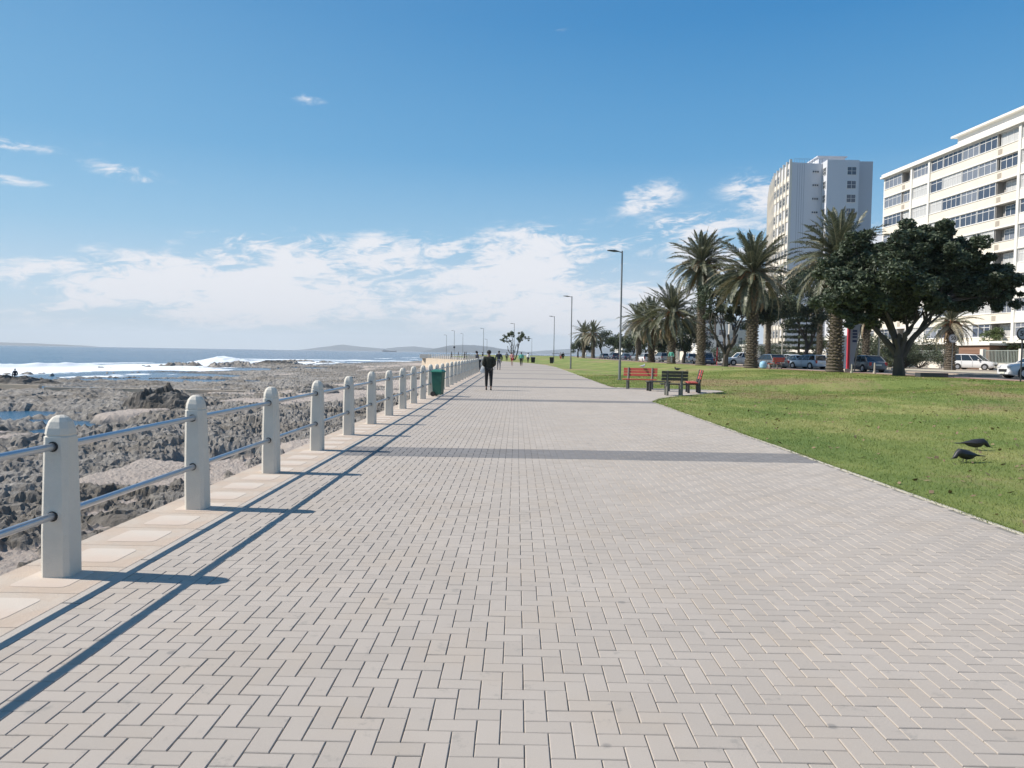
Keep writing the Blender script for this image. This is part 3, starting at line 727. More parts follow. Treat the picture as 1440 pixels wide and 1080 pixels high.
# ---- railing: posts and tubes, one thing
def post_mesh():
    secs = []
    def ring(w, l, c, z): 
        a, b = w/2, l/2
        return [(-a+c, -b, z), (a-c, -b, z), (a, -b+c, z), (a, b-c, z), (a-c, b, z), (-a+c, b, z), (-a, b-c, z), (-a, -b+c, z)]
    secs = [ring(.200, .205, .030, -.02), ring(.198, .203, .030, .30), ring(.172, .178, .032, .985), ring(.160, .166, .034, .988), ring(.158, .164, .034, .996),
            ring(.168, .174, .036, 1.0), ring(.160, .166, .038, 1.045), ring(.135, .140, .036, 1.09), ring(.094, .098, .028, 1.118), ring(.045, .046, .014, 1.132)]
    return MB().loft(secs).mesh('post', M['concrete'], bevel=.004)
pm = post_mesh()
hole_me = MB().lathe([(.036, -.004), (.036, .004)], 14).mesh('rail_socket', M['hole'])  # near-black disc paints the shadow in the hole around each tube
railing = empty('promenade_railing', (-3.17, 5.29, 0)); tag(railing, 'long railing of pale concrete posts joined by two steel tubes along the sea', 'railing')
pp = []; s = 7.29-2.29*2+.0
L80 = 82.0
while True:
    q = poly_at(RAIL, s)
    if q is None or s > L80: break
    pp.append(q); s += 2.29
off = Vector((-3.17, 5.29, 0))
for q in pp:
    sc = rr.uniform(.985, 1.015)
    if q[1] < 4: q = (q[0], q[1]-.16, q[2])
    p = link('post', pm, railing, Vector((q[0], q[1], 0))-off, (rr.normal(0, .006), rr.normal(0, .006), q[2]+rr.normal(0, .012)), (1, 1, sc))
    if q[1] < 40:
        for hz in (.43, .91):
            for sd_ in (-1, 1): link('rail_socket', hole_me, p, (0, sd_*(.1015-(.01 if hz > .5 else .0)), hz/sc), (math.pi/2, 0, 0))
tube = None
for a, b in zip(pp[:-1], pp[1:]):
    for hz in (.43, .91):
        d_ = Vector((b[0]-a[0], b[1]-a[1], 0)); Lr = d_.length-.14
        if tube is None: tube = MB().path([(0, -.5, 0), (0, 0, -.0), (0, .5, 0)], .026, 12).mesh('rail', M['steel'], smooth=True)
        link('rail', tube, railing, Vector(((a[0]+b[0])/2, (a[1]+b[1])/2, hz))-off, (rr.normal(0, .0018), 0, math.atan2(d_.y, d_.x)-math.pi/2+rr.normal(0, .001)), (1, Lr, 1))
head = empty('headland_railing', (-13, 165, 0)); tag(head, 'distant railing of small pale posts on the curved sea wall of the headland', 'railing')
s = L80+1.5; off = Vector((-13, 165, 0)); hp = []
pm2 = MB().box((0, 0, .55), (.19, .19, 1.1), taper=(.8, .8)).mesh('post', M['concrete'])
while s < rail_len()-.8:
    q = poly_at(RAIL, s); hp.append(q); link('post', pm2, head, Vector((q[0], q[1], 0))-off, (0, 0, q[2])); s += 2.0
for a, b in zip(hp[:-1], hp[1:]):
    for hz in (.43, .91):
        d_ = Vector((b[0]-a[0], b[1]-a[1], 0)); link('rail', tube, head, Vector(((a[0]+b[0])/2, (a[1]+b[1])/2, hz))-off, (0, 0, math.atan2(d_.y, d_.x)-math.pi/2), (1, d_.length-.12, 1))
o = MB().b2(-24.9, -22.4, 196.3, 200, -.1, 1.0).build('wall_end_block', M['wallwhite'], bevel=.03); tag(o, 'white block pier ending the headland railing at its seaward corner', 'pier')

# fallen leaves and dry tufts on the lawn
n = 2600; yy = 5.5*np.exp(rr.rand(n)*math.log(70/5.5)); xx = prom_r(yy)+.1+rr.rand(n)*(road_l(yy)-prom_r(yy)-.3); z = lawn_z(xx, yy)+.022
an = rr.rand(n)*6.28; s_ = (.018+.035*rr.rand(n))*(1+yy*.012); ti = rr.normal(0, .35, n)
a_ = np.stack([np.cos(an)*s_, np.sin(an)*s_, ti*s_], -1); b_ = np.stack([-np.sin(an)*s_*.5, np.cos(an)*s_*.5, rr.normal(0, .2, n)*s_], -1); c_ = np.stack([xx, yy, z], -1)
o = link('fallen_leaves', mesh_np('fallen_leaves', np.stack([c_-a_, c_+b_, c_+a_, c_-b_], 1), np.arange(n*4).reshape(-1, 4), M['deadfrond'])); tag(o, 'small brown fallen leaves scattered over the lawn', 'leaves', kind='stuff')
# ------------------------------------------------------------------ buildings
def window_unit(parent, w, hgt, glass, loc, rz, nm=2, transom=.72, depth=.10, fr=.07, cache={}):
    """frame (part) with glass pane (sub-part); local x along the wall, local -y outwards"""
    key = (round(w, 2), round(hgt, 2), nm, transom)
    if key not in cache:
        mb = MB(); e = .004
        mb.b2(-w/2, w/2, -depth, 0, 0, fr).b2(-w/2, w/2, -depth, 0, hgt-fr, hgt)
        mb.b2(-w/2, -w/2+fr, -depth, 0, fr, hgt-fr).b2(w/2-fr, w/2, -depth, 0, fr, hgt-fr)
        for i in range(1, nm+1):
            x = -w/2+w*i/(nm+1); mb.b2(x-.034, x+.034, -depth+.02, -.01, fr, hgt-fr)
        if transom: mb.b2(-w/2+fr, w/2-fr, -depth+.022, -.012, hgt*transom-.03, hgt*transom+.03)
        cache[key] = (mb.mesh('window', M['frame']), {})
    fm, gl = cache[key]
    if glass not in gl: gl[glass] = MB().b2(-w/2+fr*.6, w/2-fr*.6, -.045, -.03, fr*.6, hgt-fr*.6).mesh('pane', M[glass])
    f = link('window', fm, parent, loc, (0, 0, rz)); link('pane', gl[glass], f); return f

# --- white apartment block on the right
R2 = random.Random(21)
B = empty('apartment_block', (54.6, 116.0, .56)); B.rotation_euler = (0, 0, math.radians(4.8))
tag(B, 'long white and cream apartment block with rows of ribbon windows at right', 'building')
# local frame: x = inland, -y = along the front towards the camera; the front is the plane x = 0
ST, NF = 2.8, 10; LEN = 74.0; H = ST*NF
bays = [('win', 0.25, 4.6, 3), ('rec', 4.6, 6.9, 1), ('col', 6.9, 7.3, 0), ('win2', 7.3, 10.9, 3), ('col', 10.9, 11.3, 0), ('win', 11.3, 13.9, 1), ('win', 13.9, 17.7, 3), ('win', 17.7, 20.8, 2), ('win', 20.8, 24.0, 2),
        ('rec', 24.0, 27.6, 2), ('col', 27.6, 28.0, 0), ('win2', 28.0, 31.6, 3), ('col', 31.6, 32.0, 0), ('win', 32.0, 36.0, 3), ('win', 36.0, 40.0, 3), ('win', 40.0, 44.0, 3), ('rec', 44.0, 48.0, 2), ('col', 48.0, 48.4, 0),
        ('win2', 48.4, 52.0, 3), ('col', 52.0, 52.4, 0), ('win', 52.4, 57, 3), ('win', 57, 62, 3), ('win', 62, 67, 3), ('rec', 67, 70, 2), ('win', 70, 74, 3)]
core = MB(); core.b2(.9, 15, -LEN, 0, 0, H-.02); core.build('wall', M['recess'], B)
mb = MB(); mb.b2(0, .9, -.25, 0, 0, H); mb.b2(.9, 15.0, 0.0, .22, 0, H); mb.build('end_wall', M['facade'], B)
mb = MB(); mb.b2(-.45, 15.4, -LEN, .35, H, H+.28); mb.b2(-.30, -.12, -LEN, .2, H+.28, H+.6); mb.build('roof', M['facade'], B)
mb = MB(); mb.b2(2.5, 12, -31, -13, H+.28, H+2.6); mb.b2(1.9, 12.6, -31.6, -12.4, H+2.6, H+2.85); mb.build('penthouse', M['facade'], B)
sp = MB(); sp2 = MB(); cols_ = MB(); slabs = MB(); vents = MB(); rw = MB()
for f in range(NF):
    z = f*ST
    MB().b2(-.10, .9, -LEN, -.25, z+ST-.14, z+ST-.003).build('floor_slab', M['facade'], B)
    for t, a, b, n in bays:
        if t == 'col':
            if f == 0: MB().b2(-.16, .9, -b, -a, 0, H).build('column', M['facade'], B)
            continue
        MB().b2(-.03 if t != 'win2' else -.06, .12, -b+.004, -a-.004, z+.0, z+1.02).build('spandrel', M['facade' if t == 'win2' else 'cream'], B)
        MB().b2(-.09, .16, -b, -a, z+1.02, z+1.09).build('sill', M['facade'], B)
        if f == 0: pass
        g = R2.choices(['glass', 'glass2', 'curtain'], [4, 3, 4])[0]
        hh = ST-.14-1.09
        if t == 'rec':
            if R2.random() < .62: window_unit(B, (b-a)*.72, hh*.92, g, (.80, -(a+b)/2-.3, z+1.09), -math.pi/2, 2)
            else: window_unit(B, (b-a)*.8, hh*.99, g, (.30, -(a+b)/2, z+1.09), -math.pi/2, n)
            cx = -a-.55
            vents = MB()
            for q in range(5): vents.b2(-.055, -.033, cx-.35, cx+.35, z+.18+q*.13, z+.25+q*.13)
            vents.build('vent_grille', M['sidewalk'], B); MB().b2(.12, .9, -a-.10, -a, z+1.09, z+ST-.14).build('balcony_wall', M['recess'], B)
        else: window_unit(B, b-a-.10, hh, g, (.12, -(a+b)/2, z+1.09), -math.pi/2, n, transom=.74 if t == 'win' else .66)
MB().b2(-2.3, -.12, -LEN, -1, 3.05, 3.3).build('canopy', M['facade'], B)

# --- tower block
T = empty('tower_block', (58.75, 167.6, .56)); tag(T, 'tall white residential tower with slit windows on its shaded side', 'building')
ox, oy = 59.9, 167.6; NS = 15; TS = 2.93; TH = 43.3
left = [(59.9, 167.6), (60.15, 172.5), (60.8, 180.5), (63.7, 192.5), (68.9, 210)]
foot = [(0, 0), (7.1, 1.0), (7.1, 2.4), (17.4, 2.4), (17.6, 30), (9.0, 42.4)]+[(x-ox, y-oy) for x, y in left[::-1][1:-1]]
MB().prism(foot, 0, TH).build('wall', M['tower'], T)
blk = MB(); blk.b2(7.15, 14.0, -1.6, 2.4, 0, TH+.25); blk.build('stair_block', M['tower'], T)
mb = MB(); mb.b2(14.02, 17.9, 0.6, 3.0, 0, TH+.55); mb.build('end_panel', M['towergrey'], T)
mb = MB(); mb.b2(7.4, 13.2, 4, 11, TH, TH+2.2); mb.b2(7.0, 13.6, 3.6, 11.4, TH+2.2, TH+2.4); mb.b2(8.2, 9.2, 3.9, 4.0, TH+.6, TH+1.8); mb.build('roof_house', M['tower'], T)
mb = MB()
for i in range(12): mb.path([(1+i*.55, 1.0, TH), (1+i*.55, 1.0, TH+1.0)], .03, 5)
mb.path([(1, 1.0, TH+1.0), (7.1, 1.0, TH+1.0)], .03, 5); mb.build('roof_railing', M['lampmetal'], T)
gr = MB()
for x in (1.5, 2.0, 2.5, 3.0): gr.add([(x-.04, -.004+.14*x, 0), (x+.04, -.004+.14*x, 0), (x+.04, -.004+.14*x, TH-.3), (x-.04, -.004+.14*x, TH-.3)], [(0, 1, 2, 3)])
gr.build('groove', M['signgrey'], T)
for f in range(NS):
    z = TH-2.6-f*TS
    if z < 1: break
    window_unit(T, 1.55, .55, R2.choice(['glassdark', 'glassdark', 'glass']), (5.6, .79, z+.55), math.radians(8), 2, 0)
    window_unit(T, 2.0, 1.75, R2.choice(['glassdark', 'glassdark', 'glass']), (12.4, -1.6, z-.35), 0, 1, .5)
    window_unit(T, 1.5, 1.6, 'glassdark', (7.15, -.4, z-.2), -math.pi/2, 1, .5)
pil = MB(); bal = MB()
for (xa, ya), (xb, yb) in zip(left[:-1], left[1:]):
    L = math.hypot(xb-xa, yb-ya); nb = max(2, round(L/3.0)); an = math.atan2(yb-ya, xb-xa)
    nrm = Vector((-math.sin(an), math.cos(an), 0))
    for k in range(nb):
        u = (k+.0)/nb; px_, py_ = xa+(xb-xa)*u-ox, ya+(yb-ya)*u-oy
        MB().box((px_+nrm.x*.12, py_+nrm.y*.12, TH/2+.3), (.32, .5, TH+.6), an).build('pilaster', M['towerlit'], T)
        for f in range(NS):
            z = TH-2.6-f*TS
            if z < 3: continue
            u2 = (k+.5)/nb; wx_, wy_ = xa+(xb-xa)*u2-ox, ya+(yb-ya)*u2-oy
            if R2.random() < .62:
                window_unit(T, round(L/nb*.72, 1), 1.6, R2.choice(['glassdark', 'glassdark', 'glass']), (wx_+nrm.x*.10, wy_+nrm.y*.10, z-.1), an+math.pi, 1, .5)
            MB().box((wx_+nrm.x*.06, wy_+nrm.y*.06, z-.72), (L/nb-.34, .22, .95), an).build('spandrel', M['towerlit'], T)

# --- smaller buildings behind the trees
def small_building(name, x, y, w, d, hgt, rz, m, label, floors, cols, roof=True, gl='glass'):
    b = empty(name, (x, y, .56), rz); tag(b, label, 'building')
    MB().b2(0, w, 0, d, 0, hgt).build('wall', M[m], b)
    if roof: MB().b2(-.3, w+.3, -.3, d+.3, hgt, hgt+.35).build('roof', M['facade'], b)
    sh = hgt/floors
    for f in range(floors):
        for c_ in range(cols):
            window_unit(b, w/cols*.45, sh*.5, gl, (w*(c_+.5)/cols, 0, f*sh+sh*.3), 0, 1, .6)
        for c_ in range(max(2, int(d/3.5))):
            n_ = max(2, int(d/3.5)); window_unit(b, 1.3, sh*.5, gl, (0, d*(c_+.5)/n_, f*sh+sh*.3), -math.pi/2, 1, .6)
    return b
def bld(name, pxl, pxr, ytop, Y, d, m, label, floors, cols, **k):
    xl, xr = col(pxl, Y), col(pxr, Y); top = 1.6+(496.6+.016*((pxl+pxr)/2-720)-ytop)/F_PX*Y
    return small_building(name, xl, Y, xr-xl, d, top-.56, 0, m, label, floors, cols, **k)
bld('white_villa', 985, 1022, 444, 150, 16, 'facade', 'white four storey villa seen between the two largest palm trunks', 4, 2)
bld('low_apartment_house', 1023, 1056, 452, 165, 12, 'cream', 'cream apartment house behind the multi-stemmed tree', 3, 3)
bld('cottage', 1063, 1108, 487, 130, 9, 'facade', 'low white cottage with dark roof edge right of the third palm trunk', 1, 3)
bld('shade_blue_apartments', 1196, 1240, 440, 152, 14, 'tower', 'blue grey apartments in shade seen through the big tree', 5, 3)  # walls take the tower plaster, blue shade included in its colour
bld('cream_annex', 1246, 1290, 424, 132, 12, 'cream', 'cream annex building just left of the long apartment block', 5, 3)
bld('guard_kiosk', 1176, 1189, 478, 64, 2, 'signwhite', 'small pale kiosk with flat roof behind the red sign', 1, 1)
bld('distant_flats', 874, 892, 479, 260, 20, 'facade', 'distant pale flats beyond the far trees', 4, 2)
bld('distant_house', 930, 960, 486, 200, 14, 'cream', 'distant cream house behind the row of parked cars', 2, 3)

# --- garden walls
def wallpt(y): return WALLX(y), y
def wall_seg(y0, y1, hgt, m, name, label, thick=.25):
    o = MB().box((0, 0, hgt/2), (thick, abs(y1-y0), hgt)).build(name, M[m]); 
    ym = (y0+y1)/2; o.location = (WALLX(ym), ym, .6); o.rotation_euler = (0, 0, .084); tag(o, label, 'wall'); return o
fence = empty('garden_fence', (WALLX(103), 103, .6), .084); tag(fence, 'white garden fence of low wall, pillars and grey mesh panels left of the brown garage', 'fence')
def fence_build(e, y0, y1, step, hb=.75, ht=2.2):
    yc = e.location.y; L = y1-y0; a = y0-yc
    MB().box((0, a+L/2, hb/2), (.3, L, hb)).build('low_wall', M['wallwhite'], e)
    n_ = max(1, round(L/step)); 
    for i in range(n_+1):
        MB().box((0, a+L*i/n_, ht/2+.05), (.42, .5, ht+.1)).build('pillar', M['wallwhite'], e)
    for i in range(n_):
        mb = MB(); ya, yb = a+L*i/n_+.25, a+L*(i+1)/n_-.25
        mb.b2(-.03, .03, ya, yb, ht-.12, ht-.04)
        mb.b2(-.03, .03, ya, yb, hb+.05, hb+.1)
        for q in np.arange(ya+.1, yb, .22): mb.b2(-.02, .02, q-.035, q+.035, hb+.1, ht-.12)
        for q in np.linspace(ya, yb, 4)[1:3]: mb.b2(-.04, .04, q-.04, q+.04, hb, ht)
        mb.build('fence_panel', M['meshfence'], e)
fence_build(fence, 92.3, 113, 7)
f2_ = empty('garden_fence', (WALLX(77), 77, .6), .084); tag(f2_, 'white garden fence with grey mesh panels right of the brown garage', 'fence'); fence_build(f2_, 68, 85.6, 6)
g_ = empty('garage', (WALLX(88.9)+1.2, 88.9, .6), .084); tag(g_, 'brown garage with sloping flat roof behind the white minivan', 'garage')
MB().b2(0, 5, -2.6, 2.6, 0, 2.75).build('wall', M['brownpaint'], g_); MB().b2(-.25, 5.2, -2.9, 2.9, 2.75, 3.0).build('roof', M['facade'], g_)
mb = MB()
for q in range(8): mb.b2(-.05, -.01, -2.1, 2.1, .1+q*.29, .36+q*.29)
mb.build('garage_door', M['brownpaint'], g_)
for (a, b, hh, m, lab) in ((114, 124, 2.1, 'wallwhite', 'short white garden wall behind the ice blue hatchback'), (125, 142, 2.6, 'wallwhite', 'plain white garden wall behind the dark blue car'),
                           (143, 168, 2.4, 'facade', 'white boundary wall below the white villa'), (170, 215, 2.2, 'cream', 'far cream boundary wall behind the smallest parked cars'), (60, 67, 2.2, 'wallwhite', 'white garden wall behind the silver car at right edge')):
    wall_seg(a, b, hh, m, 'garden_wall', lab)

# ------------------------------------------------------------------ trees
TR = random.Random(99); NR_ = np.random.RandomState(12)
def frond_mesh(L, droop, nleaf, wide, m='frond', seed=0, curl=0.0):
    """feather leaf: midrib curve along +x rising, leaflets both sides"""
    r = random.Random(seed); P = []
    for i in range(15):
        s = i/14; P.append(Vector((L*s*(1-.14*droop*s*s), curl*s*s, L*(.10*s-droop*.50*s**2.1))))
    mb = MB(); mb.mat(1).path(P, [.035*(1-.88*i/14)+.004 for i in range(15)], 4)
    mb.mat(0)
    for k in range(nleaf):
        s = .12+.88*(k+.5)/nleaf; i = min(13, int(s*14)); u = s*14-i; p = P[i].lerp(P[i+1], u); d = (P[i+1]-P[i]).normalized()
        side = Vector((0, 1, 0)); up = d.cross(side); ll = wide*math.sin(math.pi*min(1, (s*.9+.13)))**.6*r.uniform(.85, 1.1)
        for sg in (-1, 1):
            dr = (d*.62+side*sg*.72-up*(-.30+r.uniform(-.2, .25))).normalized(); q = p+dr*ll*.55-Vector((0, 0, .02)); e = p+dr*ll-Vector((0, 0, .16*ll+r.uniform(0, .12)*ll))
            w = d*(.034+.014*r.random())
            b = len(mb.v); mb.v += [tuple(p-w*.6), tuple(p+w*.6), tuple(q+w), tuple(q-w), tuple(e)]
            mb.f += [(b, b+1, b+2, b+3), (b+3, b+2, b+4)]; mb.m += [0, 0]
    return mb.mesh('frond', [M[m], M['rachis']])
FR = {}
def fronds(m):
    if m not in FR: FR[m] = [frond_mesh(1.0*4.3, dr, 56, .56, m, i, cu) for i, (dr, cu) in enumerate(((.15, .1), (.45, -.2), (.75, .25), (1.05, -.1), (1.3, .1), (.9, -.4)))]
    return FR[m]
def palm_trunk(hgt, r, seed, boots=True):
    rr_ = random.Random(seed); mb = MB()
    n = int(hgt/.22); prof = []
    for i in range(n+1):
        z = hgt*i/n; rad = r*(1.18-.28*min(1, z/1.2)+.05*math.sin(z*1.3+seed)); 
        if z > hgt-1.0: rad *= 1+.35*(z-hgt+1.0)
        prof += [(rad, z-.04), (rad*1.10, z+.06), (rad*1.04, z+.10)]
    mb.lathe(prof, 18)
    return mb
def palm(px, Y, zbase, ztop, crown_r, trunk_r, seed, label, mats=('frond', 'frond2'), nfr=84, lean=(0, 0), group='date palms along the lawn edge', dead=8):
    x = col(px, Y); hgt = ztop-zbase-crown_r*.62; sc = crown_r/4.3
    e = empty('palm_tree', (x, Y, zbase)); tag(e, label, 'palm tree', group)
    t = palm_trunk(hgt, trunk_r, seed).build('trunk', M['palmbark'], e)
    # cut leaf bases: stubs all over the trunk
    rr_ = random.Random(seed+5); mb = MB(); k = 0
    z = .5
    while z < hgt+.3:
        for q in range(9):
            a = q*2*math.pi/9+k*.37+rr_.uniform(-.12, .12); ra = trunk_r*1.0*(1+.3*max(0, z-hgt+1)); c_ = Vector((math.cos(a)*ra, math.sin(a)*ra, z+rr_.uniform(-.05, .05)))
            ln = rr_.uniform(.10, .2)*(1+.8*(z > hgt-1.6)); R_ = Matrix.Rotation(a, 3, 'Z') @ Matrix.Rotation(-.75, 3, 'Y')
            mb.box(c_+R_ @ Vector((ln/2, 0, 0)), (ln, .13, .05), rot=R_)
        z += .21; k += 1
    mb.build('leaf_base', M['boot'], e)['kind'] = 'stuff'
    top = Vector((0, 0, hgt+.15)); F0, F1 = fronds(mats[0]), fronds(mats[1])
    for i in range(nfr):
        u = i/(nfr-1); el_ = math.radians(84-118*u**.92+rr_.uniform(-7, 7)); az_ = i*2.39996+rr_.uniform(-.18, .18)
        pool = F0 if rr_.random() < .72 or u < .5 else F1
        lo = 0 if u < .2 else 1 if u < .45 else 2; me = pool[min(5, lo+rr_.randint(0, 2))] if u > .12 else pool[rr_.randint(0, 1)]
        s_ = sc*rr_.uniform(.88, 1.08)*(1.0 if u > .25 else .80+.8*u)
        o = link('frond', me, e, top+Vector((0, 0, .35*(1-u)))); o.rotation_mode = 'QUATERNION'
        o.rotation_quaternion = Quaternion((0, 0, 1), az_) @ Quaternion((0, 1, 0), -el_) @ Quaternion((1, 0, 0), rr_.uniform(-.45, .45)); o.scale = (s_, s_, s_)
    if dead:
        D = fronds('deadfrond')
        for i in range(dead):
            az_ = rr_.uniform(0, 6.28); o = link('dead_frond', D[3], e, top-Vector((0, 0, .35))); o.rotation_mode = 'QUATERNION'
            o.rotation_quaternion = Quaternion((0, 0, 1), az_) @ Quaternion((0, 1, 0), math.radians(rr_.uniform(28, 62))); s_ = sc*rr_.uniform(.5, .8); o.scale = (s_,)*3
    mb = MB()
    for i in range(26):
        az_ = rr_.uniform(0, 6.28); l_ = rr_.uniform(.7, 1.5)*sc; mb.path([top, top+Vector((math.cos(az_)*l_*.6, math.sin(az_)*l_*.6, .35)), top+Vector((math.cos(az_)*l_, math.sin(az_)*l_, -.3*l_))], [.03, .03, .07], 4)
    mb.build('date_stalks', M['dates'], e)
    return e
def ztop(px, py, Y): return 1.6+(496.6+.016*(px-720)-py)/F_PX*Y
palm(1172, 56, .6, ztop(1170, 318, 56), 4.5, .50, 1, 'date palm right beside the big dark tree, third and nearest of the large palms')
palm(1055, 70, .6, ztop(1055, 346, 70), 4.75, .50, 2, 'broad date palm with orange date stalks and pale fronds, second of the large palms')
palm(984, 84, .6, ztop(984, 340, 84), 4.6, .46, 3, 'tallest date palm at the left of the three large palms')
palm(943, 97, .6, ztop(943, 412, 97), 4.6, .48, 4, 'shorter date palm just left of the tallest palm', nfr=70)
palm(915, 110, .6, ztop(915, 428, 110), 4.6, .45, 5, 'date palm half hidden at the left end of the near palm row', nfr=66)
palm(897, 128, .6, ztop(897, 432, 128), 4.4, .42, 6, 'small date palm in the middle distance right of the nearest street lamp', nfr=56, dead=3)
palm(833, 205, .6, ztop(833, 456, 205), 4.6, .45, 7, 'right one of the far pair of palms left of the nearest street lamp', nfr=50, dead=2)
palm(820, 212, .6, ztop(820, 457, 212), 4.6, .45, 8, 'left one of the far pair of palms left of the nearest street lamp', nfr=50, dead=2)
palm(1333, 77, .6, ztop(1333, 432, 77), 3.0, .42, 9, 'short shaggy palm beside the white minivan across the road', nfr=52, dead=10, group='palms across the road')
palm(1150, 104, .6, ztop(1150, 400, 104), 3.6, .34, 10, 'slim palm across the road behind the nearest large palm', nfr=40, dead=4, group='palms across the road')
palm(1078, 112, .6, ztop(1078, 412, 112), 3.8, .34, 13, 'slim palm across the road behind the dark blue car', nfr=40, dead=4, group='palms across the road')
palm(1215, 84, .6, ztop(1212, 424, 84), 3.0, .36, 14, 'shaggy palm behind the red sign across the road', nfr=36, dead=8, group='palms across the road')

def leaves(pts, size, m, seed, name='crown', parent=None, flat=.0):
    """pts: clump centres (n,4) with radius; many leaf faces spread through them"""
    r = np.random.RandomState(seed); P = []
    for x, y, z, rad, n in pts:
        d = r.normal(0, 1, (int(n), 3)); d /= np.linalg.norm(d, axis=1)[:, None]; q = rad*r.rand(int(n))**.42
        P.append(np.array([x, y, z])+d*q[:, None]*np.array([1, 1, .72]))
    P = np.concatenate(P); n = len(P)
    a = r.normal(0, 1, (n, 3)); a[:, 2] *= .6; a /= np.linalg.norm(a, axis=1)[:, None]; b = np.cross(a, r.normal(0, 1, (n, 3))); b /= np.linalg.norm(b, axis=1)[:, None]
    s = size*r.uniform(.6, 1.35, n)[:, None]
    V = np.stack([P-a*s, P+b*s*.45, P+a*s, P-b*s*.45], 1)
    return link(name, mesh_np(name, V, np.arange(n*4).reshape(-1, 4), M[m]), parent)
def branch_tree(e, stems, depth, seed, spread=.55, up=.25, shrink=.72, rsh=.66, m='bark'):
    """returns tip positions; builds trunk mesh with limbs"""
    rr_ = random.Random(seed); mb = MB(); tips = []
    def grow(p, d, L, r, k):
        P = [p]; R_ = [r]; n = 4
        for i in range(n):
            d = (d+Vector((rr_.uniform(-1, 1), rr_.uniform(-1, 1), rr_.uniform(-.5, .8)))*.16).normalized(); P.append(P[-1]+d*L/n); R_.append(r*(1-(1-rsh)*(i+1)/n))
        mb.path(P, R_, 7 if r > .06 else 4)
        if k == 0: tips.append((P[-1], d)); return
        for j in range(rr_.choice((2, 3, 3)) if k > 1 else 3):
            dd = Vector((rr_.uniform(-1, 1), rr_.uniform(-1, 1), rr_.uniform(-.35, .6))).normalized()
            nd = (d*(1-spread*.5)+dd*spread+Vector((0, 0, up))).normalized(); grow(P[-1] if j < 2 else P[-2], nd, L*shrink*rr_.uniform(.85, 1.15), R_[-1]*.86, k-1)
    for p, d, L, r in stems: grow(Vector(p), Vector(d).normalized(), L, r, depth)
    mb.build('trunk', M[m], e, smooth=True)
    return tips
# big dark tree: trunk forks low, wide wind-shaped crown
def shaped_tree(name, px, Y, zb, label, cat, blobs, stems, leafsize, nl, m, seed, depth=3, group=None, **k):
    """blobs: crown masses as (px, py, radius_m, depth offset) read off the photograph, placed at the tree's own distance"""
    x = col(px, Y); e = empty(name, (x, Y, zb)); tag(e, label, cat, group)
    tips = branch_tree(e, stems, depth, seed, **k)
    r = random.Random(seed); pts = []
    tot = sum(b[2]**2 for b in blobs)
    mbb = MB()
    for bx, by, rad, dy in blobs:
        c_ = Vector((col(bx, Y+dy)-x, dy, ztop(bx, by, Y+dy)-zb)); n_sub = max(5, int(9*rad))
        st = min(tips, key=lambda t_: (t_[0]-c_).length)[0] if tips else Vector((0, 0, 2))
        mid = st.lerp(c_, .5)+Vector((r.uniform(-.3, .3), r.uniform(-.3, .3), .2)); mbb.path([st, mid, c_], [.07, .05, .02], 5)
        for i in range(n_sub):
            d = Vector((r.gauss(0, 1), r.gauss(0, 1), r.gauss(0, .75))).normalized()*rad*r.uniform(.35, 1.0)
            sr = rad*r.uniform(.26, .48); q = c_+d; pts.append((q.x, q.y, q.z, sr, nl*(rad**2/tot)/n_sub)); mbb.path([c_, q], [.03, .012], 4)
    mbb.build('limb', M['bark'], e)
    leaves(pts, leafsize, m, seed, parent=e)
    return e
Yb = 47.0
shaped_tree('broadleaf_tree', 1262, Yb, .58, 'largest dark broadleaf tree with wide dense crown and forked trunk', 'tree',
    [(1172, 385, 1.5, 1), (1165, 425, 1.3, 0), (1195, 352, 1.3, 0), (1205, 405, 1.7, -1), (1225, 370, 1.6, .5), (1240, 415, 1.7, 0), (1255, 348, 1.4, -1), (1270, 390, 2.0, -1.5), (1285, 340, 1.4, 0),
     (1300, 330, 1.2, .5), (1310, 370, 1.9, 1), (1330, 335, 1.1, 0), (1335, 360, 1.5, -.5), (1345, 395, 1.6, .5), (1365, 375, 1.0, 0), (1305, 415, 1.5, -.5), (1375, 405, 1.25, .5), (1400, 395, 1.15, 0), (1405, 420, 1.0, 0), (1418, 408, .6, 0),
     (1195, 440, 1.1, 0), (1225, 445, 1.0, 1), (1325, 425, 1.1, 1), (1340, 430, .9, 0), (1185, 450, .7, -.5), (1390, 385, .9, 0), (1360, 402, 1.5, .5), (1382, 392, 1.2, -.4), (1352, 420, 1.1, .2), (1318, 350, 1.3, .8), (1345, 345, 1.0, .4), (1215, 425, 1.5, .6), (1265, 425, 1.3, 1)],
    [((0, 0, -.1), (0, 0, 1), 1.3, .40), ((-.05, 0, 1.1), (-.9, .2, 1.0), 1.7, .24), ((0, 0, 1.1), (-.2, .3, 1), 1.8, .26), ((.05, 0, 1.1), (.75, -.2, 1.0), 1.8, .24), ((.1, 0, 1.3), (.3, .5, 1.0), 1.7, .17)],
    .12, 125000, 'leaf', 31, depth=2)
shaped_tree('broadleaf_tree', 1018, 77, .58, 'dark tree with bare multi-stemmed fork between the two largest palms', 'tree',
    [(1002, 415, 1.9, 1), (1020, 398, 1.8, 2), (1045, 420, 1.9, 3), (1070, 440, 1.9, 2), (1030, 440, 1.6, 3), (1090, 430, 1.8, 4), (1005, 440, 1.3, 3), (1055, 455, 1.2, 1)],
    [((0, 0, -.1), (.1, 0, 1), 1.6, .34), ((0, 0, 1.4), (-.6, 0, 1), 2.2, .18), ((.1, 0, 1.4), (.8, .1, 1), 2.2, .2), ((.05, 0, 1.4), (.1, .3, 1), 2.0, .16)], .11, 30000, 'leaf', 33, depth=2)
